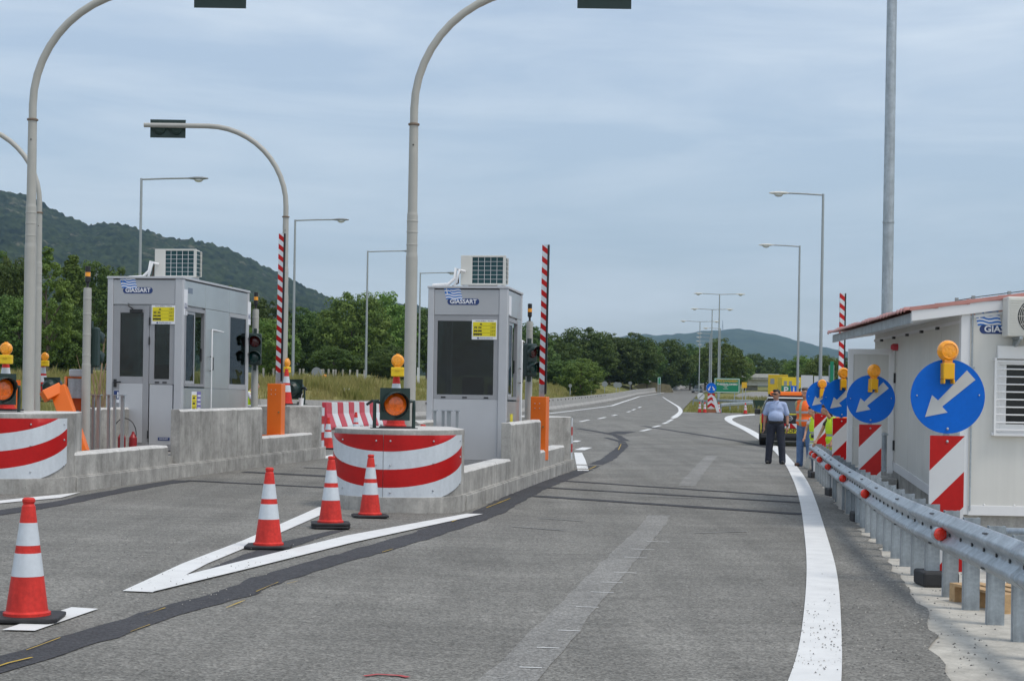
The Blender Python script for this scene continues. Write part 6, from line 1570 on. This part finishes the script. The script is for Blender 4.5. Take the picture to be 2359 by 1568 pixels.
# --- officer in the light blue shirt
SHB = mat('police_blue', L4(.38,.47,.68), .7, nz=(5,.07), bump=(14,.5,.02)); NAV = mat('navy_trousers', L4(.022,.026,.042), .75, nz=(5,.15), bump=(11,.6,.02))
p0 = gp(1785, 1069); offi = thing('person', 'man in light blue uniform shirt and dark trousers wearing sunglasses', 'person', (p0.x, p0.y, G(p0.x,p0.y)+.015), radians(-14))
pr = [('cap',(0,.02,1.44),(0,.0,1.54),.062,.058)]; fg = []
f = head(pr, (0,-.02,1.645), radians(-34))
for s in (-1, 1):
    pr += [('cap',(s*.19,.02,1.42),(s*.26,.05,1.14),.052,.043), ('cap',(s*.26,.05,1.14),(s*.272,-.02,.9),.042,.03)]
    hand(pr, fg, (s*.274,-.025,.89), (s*.02,-.12,-1), (-s*.2,-1,0), .5)
    pr += [('cap',(s*.1,.0,.9),(s*.135,.0,.5),.085,.06), ('cap',(s*.135,0,.5),(s*.165,.02,.1),.058,.04)]
pr += [('ell',(0,.0,1.25),(.17,.11,.26)), ('ell',(0,0,.98),(.16,.11,.14))]
body = blob('body', pr, [SKIN2], offi, .014, 3, fingers=fg); face(offi, f, True); hair(offi, f, HAIR)
blob('shirt', [('ell',(0,.01,1.28),(.19,.13,.22)),('ell',(0,-.03,1.12),(.188,.165,.17)),('ell',(0,0,1.01),(.18,.145,.11)),('cap',(-.15,.02,1.425),(.15,.02,1.425),.066,.066),('cap',(0,.02,1.46),(0,.01,1.49),.075,.068)]+
     [('cap',(s*.185,.02,1.41),(s*.25,.045,1.2),.068,.066) for s in (-1,1)], SHB, offi, .013, 4)
blob('trousers', [('ell',(0,0,.95),(.178,.14,.1))]+[q for s in (-1,1) for q in (('cap',(s*.098,.0,.9),(s*.138,.0,.5),.112,.095),('cap',(s*.138,0,.5),(s*.165,.02,.1),.092,.08),('cap',(s*.165,.01,.14),(s*.165,.015,.06),.08,.084))], NAV, offi, .014, 3)
ob('belt', MB().lathe([(.178,0),(.186,.01),(.186,.055),(.178,.065)], 28, M=Matrix.Translation((0,-.008,.965)) @ Matrix.Diagonal((1.03,.82,1,1))), M_BLACK, offi)
for s in (-1, 1): blob('shoe', [('cap',(s*.165,.06,.045),(s*.185,-.13,.04),.045,.042),('ell',(s*.17,.04,.07),(.045,.06,.05))], SHOE, offi, .012, 2)
for s in (-1, 1): ob('shirt_pocket', MB().box(s*.09-.05, s*.09+.05, -.01, 0, 0, .02), mat('police_blue_dark', L4(.3,.39,.6), .7), offi, loc=(0,-.128,1.31))
ob('collar', MB().prism([(-.075,1.5),(-.005,1.44),(-.06,1.425)], -.108, -.1).prism([(.075,1.5),(.005,1.44),(.06,1.425)], -.108, -.1), SHB, offi)
ob('wristwatch', MB().lathe([(.036,0),(.038,.005),(.038,.025),(.036,.03)], 14, M=Matrix.Translation((.272,-.02,.905))), M_BLACK, offi)

# --- man in orange vest
VOR = mat('vest_orange', L4(.95,.16,.02), .7, nz=(6,.06), bump=(12,.4,.02)); JEAN = mat('jeans', L4(.09,.16,.3), .85, nz=[(4,.25),(40,.1)], bump=(11,.6,.02)); KHA = mat('khaki_shirt', L4(.42,.41,.24), .8, nz=(6,.06)); SILV = mat('silver_band', L4(.42,.42,.44), .4)
p0 = gp(1852, 1075); man = thing('person', 'man in orange safety vest and blue jeans facing the officer', 'person', (p0.x, p0.y, G(p0.x,p0.y)+.015), radians(-36)); man.scale = (1.02,1.02,1.02)
pr = [('cap',(0,.02,1.44),(0,.0,1.55),.06,.055)]; fg = []
f = head(pr, (0,-.02,1.66), radians(-14))
pr += [('cap',(-.2,.02,1.43),(-.22,.12,1.15),.054,.044), ('cap',(-.22,.12,1.15),(-.21,.08,.9),.043,.03)]; hand(pr, fg, (-.21,.078,.89), (0,-.1,-1), (.4,-1,0), .5)
pr += [('cap',(.2,.02,1.43),(.29,.16,1.2),.054,.044), ('cap',(.29,.16,1.2),(.22,.02,1.0),.043,.03)]; hand(pr, fg, (.22,.01,.99), (-.35,-.5,-.7), (0,-.4,1), .6)
for s in (-1, 1): pr += [('cap',(s*.095,.0,.9),(s*.11,.0,.5),.082,.06), ('cap',(s*.11,0,.5),(s*.125,.03,.1),.058,.04)]
pr += [('ell',(0,.0,1.25),(.165,.1,.26)), ('ell',(0,0,.98),(.155,.105,.14))]
blob('body', pr, [SKIN2], man, .014, 3, fingers=fg); face(man, f); hair(man, f, HAIRG)
blob('shirt', [('ell',(0,.0,1.28),(.19,.12,.24)),('ell',(0,-.01,1.02),(.178,.128,.14)),('cap',(-.17,.02,1.44),(.17,.02,1.44),.068,.068),('cap',(0,.02,1.46),(0,.01,1.5),.07,.064),('cap',(-.2,.02,1.42),(-.215,.09,1.24),.068,.064),('cap',(.2,.02,1.42),(.268,.12,1.25),.07,.066)], KHA, man, .013, 4)
v = blob('safety_vest', [('ell',(0,.0,1.26),(.225,.165,.25)),('ell',(0,.0,1.03),(.22,.17,.17)),('cap',(-.16,.02,1.44),(.16,.02,1.44),.072,.072)], [VOR, SILV, KHA], man, .013, 4,
     pick=lambda c: 2 if (abs(c.x+.05) < .035 and c.y < 0) else (1 if (1.015 < c.z < 1.065 or 1.2 < c.z < 1.25) else 0))
blob('jeans', [('ell',(0,0,.95),(.168,.128,.1))]+[q for s in (-1,1) for q in (('cap',(s*.09,.0,.9),(s*.115,-.0,.5),.108,.088),('cap',(s*.115,0,.5),(s*.13,.03,.1),.086,.076),('cap',(s*.13,.02,.13),(s*.13,.02,.05),.076,.08))], JEAN, man, .014, 3)
for s in (-1, 1): blob('shoe', [('cap',(s*.125,.07,.045),(s*.14,-.14,.04),.045,.042),('ell',(s*.13,.05,.065),(.045,.06,.05))], BROWN, man, .012, 2)

# --- people in yellow vests behind the rail
VYE = mat('vest_yellow', L4(.62,.85,.02), .7, nz=(6,.06), bump=(12,.4,.02)); DTOP = mat('dark_top', L4(.03,.03,.025), .8); GJ = mat('grey_jeans', L4(.1,.12,.15), .85); WTOP = mat('white_top', L4(.6,.6,.62), .8)
def yellow_person(label, loc, rz, hs, sc, arm, hairm, top_, pony=False):
    e = thing('person', label, 'person', loc, rz); e.scale = (sc,)*3; pr = []; fg = []
    lean = .12
    pr += [('cap',(0,.0,1.42),(0,-lean*.9,1.52),.052,.048)]; f = head(pr, (0,-lean-.05,1.62), radians(hs), .95)
    for s in (-1, 1): pr += [('cap',(s*.09,.05,.9),(s*.1,.04,.5),.08,.055), ('cap',(s*.1,.04,.5),(s*.1,.07,.08),.052,.036), ('cap',(s*.1,.1,.04),(s*.11,-.08,.035),.04,.036)]
    el, wr = arm
    pr += [('cap',(-.17,-.03,1.38),el,.045,.038), ('cap',el,wr,.037,.025)]; hand(pr, fg, wr, Vector(wr)-Vector(el), (0,-.3,1), .5)
    pr += [('cap',(.17,.0,1.38),(.22,.02,1.12),.045,.038), ('cap',(.22,.02,1.12),(.2,-.12,.92),.037,.025)]; hand(pr, fg, (.2,-.125,.91), (0,-.3,-1), (-.4,-1,0), .5)
    pr += [('ell',(0,.0,1.2),(.15,.1,.26)), ('ell',(0,.04,.96),(.155,.11,.14))]
    blob('body', pr, [SKIN], e, .014, 3, fingers=fg); face(e, f)
    hair(e, f, hairm, prims=[('cap',f(0,.1,.02),f(.01,.16,-.14),.045,.025)] if pony else None)
    blob('top', [('ell',(0,.0,1.22),(.168,.115,.24)),('cap',(-.15,0,1.4),(.15,0,1.4),.058,.058),('cap',(.16,.0,1.38),(.2,.01,1.24),.055,.052),('cap',(-.16,-.01,1.38),tuple(Vector((-.17,-.03,1.38)).lerp(Vector(el),.35)),.055,.052)], top_, e, .013, 3)
    blob('safety_vest', [('ell',(0,.005,1.2),(.19,.135,.26)),('ell',(0,.03,.96),(.195,.15,.15)),('ell',(0,.04,.82),(.19,.15,.12)),('cap',(-.12,.0,1.41),(.12,.0,1.41),.06,.06)], [VYE, SILV], e, .013, 4, pick=lambda c: 1 if (.8 < c.z < .85 or 1.03 < c.z < 1.08) else 0)
    blob('trousers', [('ell',(0,.04,.92),(.165,.125,.1))]+[q for s in (-1,1) for q in (('cap',(s*.088,.05,.88),(s*.1,.04,.5),.092,.066),('cap',(s*.1,.04,.5),(s*.1,.07,.1),.064,.05))], GJ, e, .014, 3)
    for s in (-1, 1): blob('shoe', [('cap',(s*.1,.1,.045),(s*.11,-.09,.04),.045,.042)], SHOE, e, .012, 2)
    return e
q = Vector((6.2, 31.0, 0)); yellow_person('woman with brown ponytail in a yellow vest resting her hand on the rail', (q.x, q.y, G(q.x,q.y)), radians(-70), -10, .86, ((-.21,-.14,1.12),(-.15,-.3,.92)), HAIRB, DTOP, True)
q = Vector((6.53, 34.4, 0)); yellow_person('person in a yellow vest partly hidden by the last arrow sign', (q.x, q.y, G(q.x,q.y)), radians(-50), -10, .82, ((-.21,-.12,1.12),(-.12,-.28,.95)), HAIR, WTOP)
X = ray(573, 920)[0]*40; yellow_person('worker in a yellow vest behind the far end of the long booth', (X, 40, G(X,40)), radians(100), 0, .95, ((-.25,-.1,1.12),(-.15,-.3,.95)), HAIR, WTOP)
p = at(1879, 1002, 32.9); ob('camera_on_rail', MB().box(-.06,.06,-.04,.04,0,.09).lathe([(.04,0),(.043,.06)], 14, M=Matrix.Translation((-.06,0,.045)) @ Matrix.Rotation(-pi/2, 4, 'Y')), M_BLACK, loc=p+Vector((.02,0,-.06)), bev=.01, label='black camera held over the end of the guardrail', cat='camera')

# ================================================================ haze
mb = MB().box(-5500, 5500, -70, 9200, -1.2, 900)
hz = ob('haze', mb, [], kind='stuff', label='thin summer haze in the valley'); m = bpy.data.materials.new('haze_air'); m.use_nodes = True; t = m.node_tree; t.nodes.clear()
o = N(t, 'ShaderNodeOutputMaterial'); pv = N(t, 'ShaderNodeVolumePrincipled'); pv.inputs['Color'].default_value = (.5,.74,1,1); pv.inputs['Density'].default_value = 9.0e-5; pv.inputs['Anisotropy'].default_value = .2
t.links.new(pv.outputs[0], o.inputs['Volume']); hz.data.materials.clear(); hz.data.materials.append(m)
